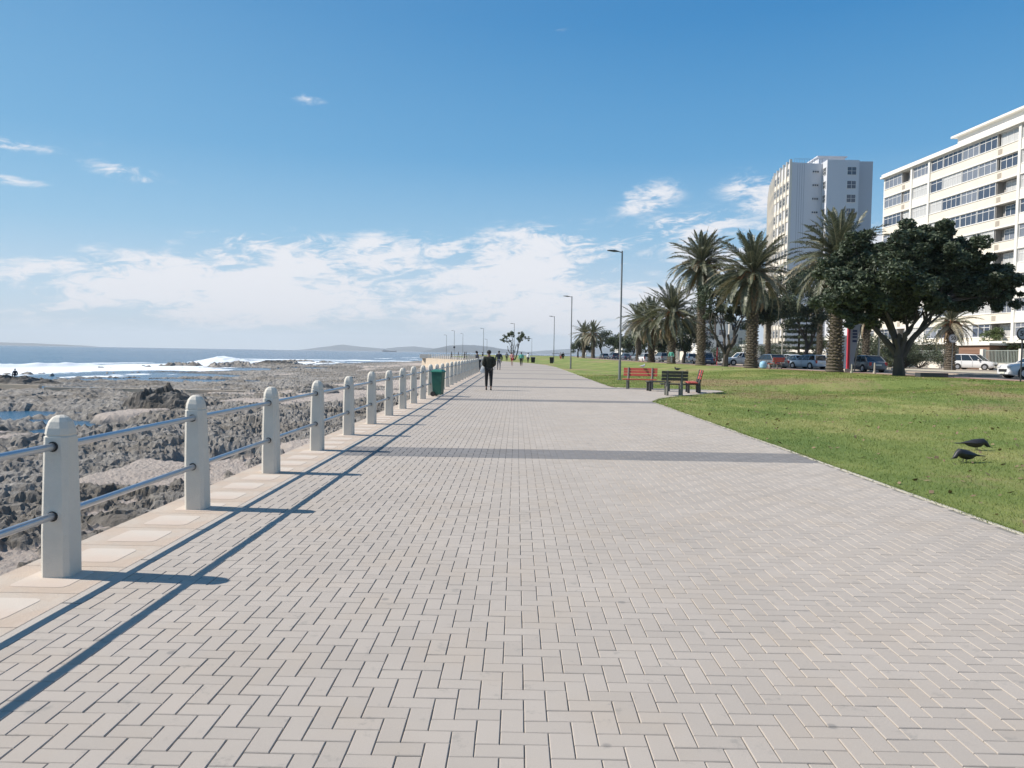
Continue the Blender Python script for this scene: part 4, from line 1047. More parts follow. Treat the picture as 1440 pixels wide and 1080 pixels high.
shaped_tree('broadleaf_tree', 1130, 88, .58, 'dark rounded tree between the second and third large palms', 'tree',
    [(1105, 405, 2.2, 0), (1128, 392, 2.2, 1), (1150, 412, 2.0, 1), (1105, 440, 2.2, 0), (1140, 440, 2.2, 0), (1085, 430, 1.6, 0)],
    [((0, 0, -.1), (0, 0, 1), 2.2, .32)], .12, 22000, 'leaf', 35, depth=3)
shaped_tree('broadleaf_tree', 960, 118, .58, 'dark tree standing behind the tallest palm trunk', 'tree',
    [(948, 468, 2.4, 0), (965, 455, 2.4, 1), (980, 470, 2.4, 2), (958, 485, 2.0, 0)], [((0, 0, -.1), (0, 0, 1), 2.0, .3)], .15, 12000, 'leaf', 37, depth=3)
for i, (px, Y, blobs, lab) in enumerate((
    (845, 222, [(838, 482, 2.6, 0), (850, 474, 2.8, 2), (862, 480, 2.6, 0)], 'far dark tree just right of the far palm pair'),
    (868, 212, [(866, 484, 2.2, 0), (876, 478, 2.0, 1)], 'far tree directly left of the nearest lamp pole foot'),
    (888, 200, [(884, 482, 2.4, 0), (893, 474, 2.6, 1), (880, 488, 1.8, 0)], 'far dark tree directly right of the nearest lamp pole'),
    (905, 170, [(903, 480, 2.4, 0), (912, 470, 2.6, 1), (920, 482, 2.2, 0)], 'mid distance dark tree among the small palms'),
    (930, 150, [(930, 478, 2.6, 0), (938, 468, 2.4, 1), (925, 488, 2.0, 0)], 'dark tree between the two smaller palms'),
    (812, 235, [(810, 488, 2.2, 0), (818, 484, 2.2, 1), (826, 490, 2.2, 1)], 'far low dark tree below the far palm pair'))):
    shaped_tree('broadleaf_tree', px, Y, .58, lab, 'tree', blobs, [((0, 0, -.1), (.1, 0, 1), 2.2, .28)], .22, 4200, 'leaf2' if i in (1, 3) else 'leaf', 50+i, depth=2)
# Norfolk-like conifers with tiered boughs
def conifer(px, Y, ytop, rad, seed, label):
    hh = ztop(px, ytop, Y)-.58; e = empty('conifer_tree', (col(px, Y), Y, .58)); tag(e, label, 'tree')
    MB().path([(0, 0, 0), (0, 0, hh)], [.22, .03], 8).build('trunk', M['bark'], e); pts = []; r = random.Random(seed); mb = MB()
    n = int(hh/.75)
    for i in range(2, n):
        z = hh*i/n; R_ = rad*(1-.8*(i/n)**1.4)
        for q in range(7):
            a = q*.9+i*.5+r.uniform(-.15, .15); mb.path([(0, 0, z), (math.cos(a)*R_, math.sin(a)*R_, z-.05)], [.04, .015], 4)
            for s_ in (.3, .55, .8, 1.0): pts.append((math.cos(a)*R_*s_, math.sin(a)*R_*s_, z+.02, .34*(1.2-s_*.3), 70))
    mb.build('bough', M['bark'], e); o = leaves(pts, .10, 'leaf', seed, parent=e)
conifer(1121, 110, 428, 3.2, 61, 'dark tiered conifer behind the ice blue hatchback')
# coral-like tree in the middle of the view
e = shaped_tree('umbrella_tree', 722, 166, .0, 'bare branched tree with two flat leaf clumps standing alone at the end of the promenade', 'tree',
    [(712, 474, 1.0, 0), (718, 470, 1.0, 0), (707, 478, .7, 0), (728, 473, 1.1, 0), (735, 472, 1.0, 0), (731, 479, .7, 0), (740, 476, .6, 0), (714, 480, .6, 0)],
    [((0, 0, 0), (-.35, 0, 1), 1.8, .16), ((.1, 0, 0), (.45, 0, 1), 1.9, .16), ((0, 0, 0), (.05, .1, 1), 1.8, .13)], .13, 3000, 'leaf2', 71, depth=2, spread=.5, up=.4)
# hedges and shrubs
def shrub(px, Y, py, rad, m, seed, label, n=3500, size=.11, wide=1.0, name='shrub'):
    x = col(px, Y); z0 = .58; e = empty(name, (x, Y, z0)); tag(e, label, 'shrub'); r = random.Random(seed); top = ztop(px, py, Y)-z0; pts = []; mb = MB()
    k = 16
    for i in range(k):
        q = Vector((r.uniform(-1, 1)*rad*wide, r.uniform(-1, 1)*rad, r.uniform(.12, .9)*top)); pts.append((q.x, q.y, q.z, rad*r.uniform(.3, .5), n/k)); mb.path([(0, 0, 0), tuple(q*.6+Vector((0, 0, .2))), tuple(q)], [.05, .03, .015], 4)
    mb.build('stem', M['bark'], e); leaves(pts, size, m, seed, 'foliage', e)
for i, a in enumerate(((1150, 112, 474, 2.2, 'leaf3', 'rounded green shrub behind the ice blue hatchback'), (1225, 100, 470, 2.6, 'leaf', 'dark garden shrub behind the fence left of the big tree'),
                       (1250, 98, 472, 2.5, 'leaf2', 'garden shrub behind the fence just left of the big trunk'), (1290, 92, 470, 2.6, 'leaf', 'dark garden shrub behind the fence right of the big trunk'),
                       (1362, 96, 480, 1.3, 'leaf3', 'light green bush over the garage roof'), (1392, 90, 455, 1.5, 'leaf3', 'tall spiky bush right of the garage'), (1412, 88, 478, 1.8, 'leaf2', 'bushy hedge behind the 50 sign post'),
                       (1438, 86, 474, 2.0, 'leaf2', 'hedge clump at the right picture edge'), (1085, 125, 484, 2.5, 'leaf', 'dark hedge behind the dark blue car'), (1010, 140, 488, 2.6, 'leaf', 'dark hedge in front of the white villa'),
                       (1042, 132, 478, 2.4, 'leaf2', 'garden shrub behind the plain white wall'), (1205, 96, 482, 2.3, 'leaf', 'dark shrub behind the leaning sign panel'), (1270, 88, 478, 2.0, 'leaf', 'dark shrub directly behind the big trunk'))):
    shrub(a[0], a[1], a[2], a[3], a[4], 80+i, a[5])
# ------------------------------------------------------------------ street furniture
def lamp(px, Y, py, label, arm=.95, box=False, dz=0.0, arm_side=-1):
    x = col(px, Y); z0 = float(gz(np.array(x), np.array(Y)))+dz; hh = ztop(px, py, Y)-z0
    e = empty('street_lamp', (x, Y, z0)); tag(e, label, 'street lamp', 'street lamps along the promenade')
    mb = MB(); mb.path([(0, 0, 0), (0, 0, 1.2)], [.085, .085], 12); mb.path([(0, 0, 1.2), (0, 0, hh)], [.066, .048], 12); mb.box((0, 0, .02), (.28, .28, .04)); mb.build('pole', M['lampmetal'], e, smooth=True)
    mb = MB(); mb.path([(0, 0, hh-.10), (arm_side*.28, 0, hh-.03)], [.035, .03], 8); mb.build('arm', M['lampmetal'], e)
    mb = MB(); mb.loft([[(arm_side*.25, -.06, hh-.06), (arm_side*.25, .06, hh-.06), (arm_side*.25, .06, hh+.0), (arm_side*.25, -.06, hh+.0)],
                        [(arm_side*.5, -.15, hh-.06), (arm_side*.5, .15, hh-.06), (arm_side*.5, .15, hh+.05), (arm_side*.5, -.15, hh+.05)],
                        [(arm_side*arm, -.10, hh+.0), (arm_side*arm, .10, hh+.0), (arm_side*arm, .10, hh+.04), (arm_side*arm, -.10, hh+.04)]]); mb.build('lamp_head', M['darkmetal'], e)
    if box: MB().box((0, 0, hh*.38), (.5, .4, .55)).build('control_box', M['darkmetal'], e)
    return e
lamp(871, 49, 354, 'nearest and tallest street lamp on the lawn left of the palms')
lamp(802, 84, 417, 'second street lamp beside the bend of the promenade kerb')
lamp(778, 133, 445, 'third street lamp right of the lone bare tree')
lamp(722, 172, 455, 'street lamp rising behind the lone bare tree')
lamp(679, 205, 462, 'street lamp above the person leaning on the railing')
lamp(638, 235, 465, 'far street lamp carrying a dark box on its pole', box=True)
lamp(627, 262, 471, 'leftmost far street lamp on the headland')
lamp(650, 275, 469, 'faint far street lamp right of the one with a box')
lamp(684, 290, 477, 'small faint street lamp just right of the lamp above the leaning person')
lamp(747, 300, 476, 'faint distant street lamp between lone tree and third lamp')

def bin_(x, y, z, rz, body, lid, label, w=.36, d=.40, hh=.95, wheels=True, cat='bin'):
    e = empty('rubbish_bin', (x, y, z), rz); tag(e, label, cat)
    mb = MB(); a, b = w/2, d/2
    mb.loft([[(-a*.78, -b*.78, .06), (a*.78, -b*.78, .06), (a*.78, b*.78, .06), (-a*.78, b*.78, .06)], [(-a*.9, -b*.9, hh*.5), (a*.9, -b*.9, hh*.5), (a*.9, b*.9, hh*.5), (-a*.9, b*.9, hh*.5)],
             [(-a, -b, hh*.9), (a, -b, hh*.9), (a, b, hh*.9), (-a, b, hh*.9)]]); mb.build('body', M[body], e, bevel=.015)
    mb = MB(); mb.loft([[(-a-.025, -b-.03, hh*.9), (a+.025, -b-.03, hh*.9), (a+.025, b+.04, hh*.9), (-a-.025, b+.04, hh*.9)], [(-a-.01, -b-.01, hh*.95), (a+.01, -b-.01, hh*.95), (a+.01, b+.01, hh*.95), (-a-.01, b+.01, hh*.95)],
                        [(-a*.7, -b*.7, hh), (a*.7, -b*.7, hh), (a*.7, b*.7, hh), (-a*.7, b*.7, hh)]]); mb.build('lid', M[lid], e, bevel=.008)
    if wheels:
        for s_ in (-1, 1): MB().path([(s_*(a*.78+.0), b*.7, .09), (s_*(a*.78+.045), b*.7, .09)], .09, 14).build('wheel', M['rubber'], e)
        MB().path([(-a*.7, b+.07, hh*.93), (a*.7, b+.07, hh*.93)], .016, 6).build('handle', M[lid], e)
    return e
bin_(-2.82, 27.6, 0, math.radians(75), 'bingreen', 'binlid', 'dark green wheelie bin standing in front of the railing posts', hh=.97)
bin_(col(749, 128), 128, 0, 0, 'black', 'cgrey', 'dark bin with pale top beside the person in white far down the promenade', w=.75, d=.6, hh=1.05, wheels=False)
bin_(col(775, 122), 122, .02, 0, 'black', 'black', 'black bin standing alone on the far lawn', w=.62, d=.55, hh=1.05, wheels=False)

def bench(x, y, z, rz, label, L=1.6, m='benchred', back=True, mleg='benchleg'):
    """local: long side along x, sitter faces -y"""
    e = empty('park_bench', (x, y, z), rz); tag(e, label, 'bench', 'red and dark benches on the lawn')
    for i, yy_ in enumerate((-.24, -.10, .04)): MB().b2(-L/2, L/2, yy_-.062, yy_+.062, .43, .475).build('seat_slat', M[m], e, bevel=.006)
    if back:
        for i, zz in enumerate((.66, .80, .93)): MB().box((0, .235+(zz-.66)*.25, zz), (L, .04, .115), rot=Matrix.Rotation(-.22, 3, 'X')).build('back_slat', M[m], e, bevel=.006)
    for s_ in (-1, 1):
        xx_ = s_*(L/2-.24)
        MB().box((xx_, -.26, .21), (.10, .10, .43), taper=(.9, .9)).build('leg', M[mleg], e, bevel=.006)
        mb = MB(); mb.path([(xx_, .20, 0), (xx_, .18, .45), (xx_, .30, 1.0)], [.062, .06, .045], 4); mb.build('leg', M[mleg], e)
        MB().b2(xx_-.055, xx_+.055, -.33, .22, .36, .428).build('bearer', M[mleg], e, bevel=.005)
    return e
bench(col(900, 36.2), 36.3, 0, math.radians(-14), 'bright red slatted bench facing the camera nearest the lamp pole')
bench(col(948, 30.8), 30.9, .0, math.radians(176), 'bench seen from behind, coloured dark for shade, standing nearest on the paved bay', L=1.05, m='benchwood')
bench(col(977, 33.2), 33.4, .0, math.radians(-98), 'bench seen end-on with faded red back, right of the dark bench', L=1.5, m='benchred', mleg='benchwood')
bench(col(1090, 66), 66, .59, math.radians(-150), 'small red bench on the far lawn edge beside the blue bag', L=1.4)
e = empty('slatted_table', (col(926, 34.4), 34.5, 0), .1); tag(e, 'low dark slatted table between the benches', 'table')
for q in range(5): MB().b2(-.52, .52, -.27+q*.115, -.17+q*.115, .40, .44).build('table_slat', M['benchwood'], e)
for a, b in ((-.42, -.2), (.42, -.2), (-.42, .2), (.42, .2)): MB().b2(a-.05, a+.05, b-.05, b+.05, 0, .40).build('leg', M['benchwood'], e)

def speed_sign(px, Y, pyc, zb, rad, label, faded=False):
    x = col(px, Y); zc = ztop(px, pyc, Y)-zb; e = empty('speed_sign', (x, Y, zb), 0); tag(e, label, 'road sign')
    MB().path([(0, .03, 0), (0, .03, zc+rad*.8)], .036, 8).build('pole', M['darkmetal' if not faded else 'lampmetal'], e)
    d = MB(); d.lathe([(rad, -.012), (rad, .012)], 32); o = d.build('plate', M['darkmetal' if not faded else 'signgrey'], e); o.location = (0, -.03, zc); o.rotation_euler = (math.pi/2, 0, 0)
    d = MB(); d.lathe([(rad*.80, -.004), (rad*.80, .004)], 32); o2 = d.build('face', M['signgrey' if not faded else 'signwhite'], o); o2.location = (0, 0, .016)
    c = bpy.data.curves.new('numeral', 'FONT'); c.body = '50'; c.align_x = 'CENTER'; c.align_y = 'CENTER'; c.size = rad*1.12; c.extrude = .003; c.offset = .008; c.materials.append(M['black'])
    t_ = bpy.data.objects.new('numeral_text', c); C.objects.link(t_); bpy.context.view_layer.update()
    me = bpy.data.meshes.new_from_object(t_.evaluated_get(bpy.context.evaluated_depsgraph_get())); bpy.data.objects.remove(t_); me.materials.clear(); me.materials.append(M['black'])
    link('numeral', me, o, (0, 0, .024))
speed_sign(1433, 38, 469.5, .59, .33, 'grey round 50 speed limit sign on a dark pole at the right picture edge')
speed_sign(1336, 76, 476, .6, .45, 'pale round 50 speed limit sign across the road by the shaggy palm', True)
e = empty('totem_sign', (col(1190, 57), 57, .6), 0); tag(e, 'tall red post sign with a grey tapering panel of dark squares', 'sign')
MB().box((0, 0, 1.85), (.15, .2, 3.5)).build('post', M['red'], e, bevel=.01); MB().box((0, 0, .12), (.6, .5, .24)).build('base', M['kerb'], e)
sc_ = 57/F_PX
V2 = [(.12, 3.75), (.86, 3.55), (.62, 1.9), (.34, .3), (.12, .3)]
mb = MB(); mb.add([(x, -.05, z) for x, z in V2]+[(x, .05, z) for x, z in V2], [tuple(range(5)), tuple(range(5, 10))[::-1]]+[(i, 5+i, 5+(i+1) % 5, (i+1) % 5) for i in range(5)]); mb.build('panel', M['signgrey'], e)
for zz, w_ in ((3.05, .34), (2.82, .34), (2.60, .34), (2.30, .32)): MB().box((.44, -.058, zz), (w_, .01, .17)).build('printed_square', M['navy'], e)
MB().path([(.95, .1, 3.5), (.55, .1, 0)], .04, 6).build('stay', M['darkmetal'], e)
e = empty('traffic_light', (col(1007, 100), 100, .5)); tag(e, 'traffic light on a reddish pole in front of the white villa', 'traffic light')
MB().path([(0, 0, 0), (0, 0, 2.6)], .06, 8).build('pole', M['red'], e); MB().box((.05, 0, 2.75), (.34, .3, .95)).build('housing', M['black'], e, bevel=.02)
o = MB().lathe([(.10, 0), (.10, .03)], 12).build('lamp', M['taillight'], e); o.location = (.05, -.155, 3.05); o.rotation_euler = (math.pi/2, 0, 0)
def plain_pole(px, Y, py, r_, label, m='lampmetal', zb=.6, name='street_pole', cat='pole'):
    x = col(px, Y); o = MB().path([(0, 0, 0), (0, 0, ztop(px, py, Y)-zb)], [r_, r_*.8], 10).lathe([(r_*1.8, -.0), (r_*1.6, .15)], 10).build(name, M[m], None, smooth=True); o.location = (x, Y, zb); tag(o, label, cat)
plain_pole(1233, 84, 452, .12, 'pale thick street pole left of the big tree trunk', 'kerb')
plain_pole(1098, 90, 455, .09, 'thin pale street pole left of the ice blue hatchback', 'kerb')
plain_pole(1062, 96, 462, .07, 'thin street pole behind the second large palm', 'kerb')
plain_pole(954, 125, 455, .09, 'pale street pole behind the shorter left palm', 'kerb')
plain_pole(1196, 52.5, 512, .05, 'short pale bollard at the foot of the red sign', 'kerb', .6, 'bollard', 'bollard')
plain_pole(1228, 52, 510, .06, 'short pale bollard between red sign and big trunk', 'kerb', .6, 'bollard', 'bollard')
o = MB().box((0, 0, .12), (1.6, .6, .25)).build('drain_box', M['darkmetal']); o.location = (col(1308, 44.5), 44.5, .6); tag(o, 'low dark drain box on the lawn edge right of the big trunk', 'drain box')
mb = MB(); mb.lathe([(.16, 0), (.27, .10), (.30, .35), (.25, .55), (.10, .66)], 12, sx=1.1); o = mb.build('plastic_bag', mat('pale_blue_plastic', (.30, .52, .68), .5), None, smooth=True); o.location = (col(1072, 68), 68, .59); tag(o, 'pale blue filled plastic bag on the far lawn edge', 'bag')

# ------------------------------------------------------------------ cars
def car(px, Y, head, kind, paint, label, z=.475, x=None):
    L, Wd, H_, hood, wb, kw = {'hatch': (4.0, 1.72, 1.47, .92, 2.5, .31), 'suv': (4.4, 1.84, 1.66, 1.05, 2.65, .36), 'mpv': (4.3, 1.72, 1.70, 1.00, 2.7, .31), 'sedan': (4.5, 1.76, 1.44, .90, 2.65, .31), 'bakkie': (5.1, 1.80, 1.72, 1.08, 3.1, .36)}[kind]
    e = empty('parked_car', ((col(px, Y) if x is None else x), Y, z), math.radians(head)); tag(e, label, 'car', 'cars along the road')
    hw = Wd/2; gc = .20; a = L/2
    # body: stations along x (front at +x)
    def ring(x_, zt, w_, zb=gc): 
        zs = zb+(zt-zb)*.55
        return [(x_, -w_*.86, zb), (x_, w_*.86, zb), (x_, w_*.98, zb+.12), (x_, w_, zs), (x_, w_*.95, zt-.05), (x_, w_*.80, zt), (x_, -w_*.80, zt), (x_, -w_*.95, zt-.05), (x_, -w_, zs), (x_, -w_*.98, zb+.12)]
    belt = hood+.02
    st = [(-a, .62 if kind != 'bakkie' else .7, hw*.82), (-a+.06, belt-.08, hw*.92), (-a+.35, belt, hw), (-a*.3, belt, hw), (a*.35, belt, hw), (a*.52, hood-.02, hw), (a*.86, hood-.14, hw*.95), (a-.08, hood-.28, hw*.86), (a, .48, hw*.74)]
    mb = MB(); mb.loft([ring(x_, zt, w_, gc+(.08 if abs(x_) > a-.2 else 0)) for x_, zt, w_ in st]); body = mb.build('body', M[paint], e, smooth=True)
    # greenhouse: glass block and roof skin
    xr0, xr1 = {'hatch': (-a+.30, a*.02), 'suv': (-a+.28, a*.05), 'mpv': (-a+.22, a*.16), 'sedan': (-a+.95, a*.02), 'bakkie': (-.55, .55)}[kind]
    b0, b1 = (xr0-.22 if kind != 'sedan' else xr0-.55), xr1+(.78 if kind != 'bakkie' else .55)
    def gr_(x_, z_, w_): return [(x_, -w_, z_), (x_, w_, z_)]
    zt = H_-.07; wt = hw*.76; wb_ = hw*.93
    V = [(b0, -wb_, belt-.03), (b0, wb_, belt-.03), (b1, wb_, belt-.03), (b1, -wb_, belt-.03), (xr0, -wt, zt), (xr0, wt, zt), (xr1, wt, zt), (xr1, -wt, zt)]
    MB().add(V, [(3, 2, 1, 0), (4, 7, 6, 5), (0, 1, 5, 4), (1, 2, 6, 5), (2, 3, 7, 6), (3, 0, 4, 7)][0:6]).build('window', M['carglass'], e, bevel=.03)
    mb = MB(); mb.loft([[(xr0-.06, -wt-.02, zt-.02), (xr0-.06, wt+.02, zt-.02), (xr0-.02, wt*.9, zt+.04), (xr0-.02, -wt*.9, zt+.04)], [(0.5*(xr0+xr1), -wt-.03, zt-.01), (.5*(xr0+xr1), wt+.03, zt-.01), (.5*(xr0+xr1), wt*.88, H_), (.5*(xr0+xr1), -wt*.88, H_)],
                        [(xr1+.07, -wt-.02, zt-.04), (xr1+.07, wt+.02, zt-.04), (xr1+.02, wt*.9, zt+.03), (xr1+.02, -wt*.9, zt+.03)]]); mb.build('roof', M[paint], e, smooth=True)
    for s_ in (-1, 1):     # pillars
        mb = MB()
        for t_ in (0, .36, .70, 1):
            pb = Vector((b0+(b1-b0)*t_, s_*(wb_+.006), belt-.03)); pt = Vector((xr0+(xr1-xr0)*t_, s_*(wt+.006), zt)); wv = .09 if t_ in (0,) else .045
            mb.path([pb, pt], [wv*.6, wv*.5], 4)
        mb.build('pillar', M[paint], e)
        m_ = MB().box((b1-.35, s_*(hw+.08), belt+.06), (.12, .2, .13)).build('wing_mirror', M[paint], e, bevel=.02)
        for fx in (1, -1):
            w_ = empty('wheel', (fx*wb/2, s_*(hw-.09), kw)); w_.parent = e
            MB().path([(0, -.105, 0), (0, .105, 0)], kw, 22).build('tyre', M['rubber'], w_)
            r_ = MB(); r_.path([(0, s_*.09, 0), (0, s_*.112, 0)], kw*.62, 16)
            for q in range(5):
                an_ = q*2*math.pi/5; r_.box((math.cos(an_)*kw*.33, s_*.118, math.sin(an_)*kw*.33), (kw*.5, .015, .05), rot=Matrix.Rotation(-an_, 3, 'Y'))
            r_.build('rim', M['alloy'], w_)
            mb = MB(); mb.path([(fx*wb/2, s_*(hw-.02), kw+.02), (fx*wb/2, s_*(hw+.004), kw+.02)], kw*1.17, 20); mb.build('wheel_arch', M['black'], e)
        MB().box((a-.13, s_*hw*.62, hood-.30), (.22, .36, .15)).build('headlight', M['lightglass'], e, bevel=.03)
        MB().box((-a+.06, s_*hw*.78, belt-.22), (.12, .2, .30)).build('tail_light', M['taillight'], e, bevel=.02)
    MB().box((a-.02, 0, .52), (.10, hw*.95, .17)).build('grille', M['black'], e, bevel=.01); MB().box((a+.02, 0, .36), (.04, .5, .11)).build('number_plate', M['plate'], e); MB().box((-a-.01, 0, .62), (.04, .5, .11)).build('number_plate', M['plate'], e)
    for t_ in (.36, .70):
        xx_ = b0+(b1-b0)*t_
        for s_ in (-1, 1): MB().box((xx_, s_*(hw+.001), .62), (.012, .012, .62)).build('door_seam', M['black'], e)
    return e
car(1367, 83.5, -52, 'mpv', 'carwhite', 'white seven seat minivan parked in front of the brown garage', z=.6)
car(0, 50.0, 176, 'suv', 'carwhite', 'white SUV with large wheels leaving the right picture edge', x=col(1409, 50.0)+2.2)
car(1134, 80, 112, 'hatch', 'carice', 'ice blue hatchback seen from behind, right one of the pair')
car(1116, 87, 100, 'sedan', 'carice', 'ice blue saloon parked just ahead of the ice blue hatchback')
car(1107, 103, 95, 'hatch', 'carwhite', 'white hatchback behind the ice blue pair', z=.6)
car(1080, 76, 105, 'sedan', 'cargrey', 'dark grey blue car right behind the second large palm trunk')
car(1043, 100, 185, 'bakkie', 'carwhite', 'white pickup parked before the white garden wall')
car(995, 108, 70, 'suv', 'cargrey', 'grey SUV directly right of the tallest palm trunk')
car(987, 96, 95, 'sedan', 'carblue', 'dark blue car half behind the tallest palm trunk')
car(929, 140, 100, 'suv', 'carsilver', 'silver car between the two smaller palm trunks')
car(895, 160, 100, 'hatch', 'carsilver', 'silver grey hatchback right of the nearest lamp pole')
car(907, 122, 95, 'hatch', 'carwhite', 'small white car beside the leftmost near palm trunk')
car(878, 185, 100, 'sedan', 'carblue', 'dark blue car just right of the lamp pole in the distance')
car(862, 195, 100, 'suv', 'carblue', 'blue car just left of the lamp pole in the distance')
car(848, 205, 100, 'hatch', 'carsilver', 'distant silver car right of the far palms')
car(968, 150, 95, 'suv', 'carwhite', 'distant white car behind the shorter left palm')
car(1213, 66, 95, 'sedan', 'cargrey', 'dark car driving behind the red sign')

# ------------------------------------------------------------------ people
def skin_obj(name, V, E, Rd, m, parent, root=0, sub=2):
    me = bpy.data.meshes.new(name); bm = bmesh.new(); lay = bm.verts.layers.skin.verify(); vs = []
    for i, p in enumerate(V):
        v = bm.verts.new(p); r = Rd[i]; v[lay].radius = r if hasattr(r, '__len__') else (r, r); v[lay].use_root = (i == root); vs.append(v)
    for a, b in E: bm.edges.new((vs[a], vs[b]))
    bm.to_mesh(me); bm.free(); me.materials.append(M[m]); o = link(name, me, parent)
    k = o.modifiers.new('skin', 'SKIN'); k.use_smooth_shade = True; k.branch_smoothing = .4
    s_ = o.modifiers.new('sub', 'SUBSURF'); s_.levels = sub; s_.render_levels = sub
    return o
def person(x, y, z, rz, hgt, label, top='cnavy', legs='cblack', skin_='skin', hair='hair', stride=.12, armL=(-.30, .02), armR=(.30, .02), elbow_f=(0, 0), hand_f=(.05, .05), hand_z=(.82, .82),
           lean=(0, 0), sit=False, shorts=False, hem=.90, cat='person', shoes='cblack', group=None, sub=2):
    """faces +y; elbow/hand offsets forward"""
    e = empty('person', (x, y, z), rz); k = hgt/1.75; e.scale = (k, k, k); tag(e, label, cat, group)
    lx, ly = lean
    def L_(p, h=None): q = Vector(p); f = max(0, q.z-.1)/1.6; return (q.x+lx*f, q.y+ly*f, q.z)
    if sit:
        hip = (0, 0, .46); knee = [(-.12, .42, .50), (.12, .42, .50)]; ank = [(-.12, .46, .09), (.12, .46, .09)]; base = -.46+.02; oz = -.49
    else:
        hip = (0, 0, .95); knee = [(-.10, stride*.75+.02, .51), (.10, -stride*.35+.02, .50)]; ank = [(-.10, stride, .09), (.10, -stride*1.3, .11)]; oz = 0
    def up(zz): return zz+oz
    pelvis, waist, chest, nb, nk, hd, ht = [L_((0, yy_, up(zz))) for yy_, zz in ((0, .96), (0, 1.10), (.0, 1.28), (-.01, 1.44), (.0, 1.52), (.015, 1.62), (.015, 1.70))]
    sh = [L_((s_*.175, 0, up(1.42))) for s_ in (-1, 1)]
    el_ = [L_((a[0], elbow_f[i], up(1.13))) for i, a in enumerate((armL, armR))]
    ha = [L_((a[0]*.9 if hand_f[i] < .15 else a[0]*.55, hand_f[i], up(hand_z[i]))) for i, a in enumerate((armL, armR))]
    hips = [(-.09, 0, hip[2]-.03), (.09, 0, hip[2]-.03)]
    toe = [(a[0], a[1]+.17, .035 if a[2] < .1 else .04) for a in ank]; heel = [(a[0], a[1]-.03, .04) for a in ank]
    # body: one continuous skinned figure
    V = [pelvis, waist, chest, nb, nk, hd, ht]; R_ = [(.13, .10), (.125, .09), (.145, .10), (.075, .06), (.050, .052), (.078, .092), (.062, .075)]; E = [(i, i+1) for i in range(6)]
    n0 = len(V); V.append((hd[0], hd[1]+.105, hd[2]-.005)); R_.append(.014); E.append((5, n0))
    for i in (0, 1):
        b = len(V); V += [sh[i], el_[i], ha[i]]; R_ += [.055, .040, .026]; E += [(3, b), (b, b+1), (b+1, b+2)]
        d = (Vector(ha[i])-Vector(el_[i])).normalized(); sd_ = d.cross(Vector((0, 1, .2))).normalized(); p = Vector(ha[i])+d*.085; V.append(tuple(p)); R_.append((.034, .018)); E.append((b+2, b+3))
        for q, (o_, l_) in enumerate(((-.028, .062), (-.010, .075), (.010, .070), (.028, .055))):
            c_ = len(V); V.append(tuple(p+sd_*o_+d*l_)); R_.append(.008); E.append((b+3, c_))
        c_ = len(V); V.append(tuple(Vector(ha[i])+d*.05+sd_*(-.05 if i else .05)+Vector((0, .02, 0)))); R_.append(.010); E.append((b+2, c_))
        b = len(V); V += [hips[i], knee[i], ank[i], toe[i]]; R_ += [.078, .052, .038, .03]; E += [(0, b), (b, b+1), (b+1, b+2), (b+2, b+3)]
    skin_obj('body', V, E, R_, skin_, e, sub=sub)
    # jacket
    hz = up(hem) if not sit else up(.93)
    V = [L_((0, 0, hz)), waist, chest, nb]; R_ = [(.205, .15), (.19, .14), (.21, .15), (.12, .10)]; E = [(0, 1), (1, 2), (2, 3)]
    for i in (0, 1):
        b = len(V); w_ = Vector(el_[i]).lerp(Vector(ha[i]), .86); V += [sh[i], el_[i], tuple(w_)]; R_ += [.095, .075, .055]; E += [(3, b), (b, b+1), (b+1, b+2)]
    skin_obj('jacket' if not shorts else 'shirt', V, E, R_, top, e, sub=sub)
    V = [(0, 0, hip[2]+.03)]; R_ = [(.155, .13)]; E = []
    for i in (0, 1):
        b = len(V); lo = Vector(knee[i]).lerp(Vector(ank[i]), .88) if not shorts else Vector(hips[i]).lerp(Vector(knee[i]), .7)
        V += [hips[i]]+([knee[i]] if not shorts else [])+[tuple(lo)]; R_ += [.112]+([.078] if not shorts else [])+[.058 if not shorts else .10]; E += [(0, b), (b, b+1)]+([(b+1, b+2)] if not shorts else [])
    skin_obj('trousers' if not shorts else 'shorts', V, E, R_, legs, e, sub=sub)
    for i in (0, 1):
        skin_obj('shoe', [heel[i], (ank[i][0], ank[i][1]+.07, heel[i][2]+.005), toe[i]], [(0, 1), (1, 2)], [(.042, .045), (.046, .042), (.036, .026)], shoes, e, sub=1)
        o = MB().lathe([(.004, -.008), (.010, 0), (.004, .008)], 6).build('eye', M['black'], e); o.location = (hd[0]+(i*2-1)*.032, hd[1]+.088, hd[2]+.012)
    mb = MB(); mb.lathe([(.080, -.045), (.098, 0), (.100, .04), (.080, .085), (.045, .112), (.01, .12)], 14, sy=1.12); o = mb.build('hair', M[hair], e, smooth=True); o.location = (hd[0], hd[1]-.022, hd[2]+.012)
    return e
ph = math.radians
px_, py_ = col(687, 32.6), 32.7
person(px_, py_, 0, ph(2), 1.72, 'man in black jacket and trousers walking away with a white bag', 'colive', 'cblack', armL=(-.25, 0), armR=(.26, 0), elbow_f=(-.06, -.06), hand_f=(.22, .24), hand_z=(1.02, 1.03), stride=.10, hem=.84)
mb = MB(); mb.loft([[(-.03, -.02, .30), (.03, -.02, .30), (.03, .02, .30), (-.03, .02, .30)], [(-.09, -.04, .20), (.09, -.05, .20), (.09, .05, .20), (-.09, .04, .20)], [(-.13, -.07, .07), (.16, -.07, .05), (.17, .07, .05), (-.13, .07, .07)], [(-.09, -.05, 0), (.13, -.05, -.02), (.13, .05, -.02), (-.09, .05, 0)]])
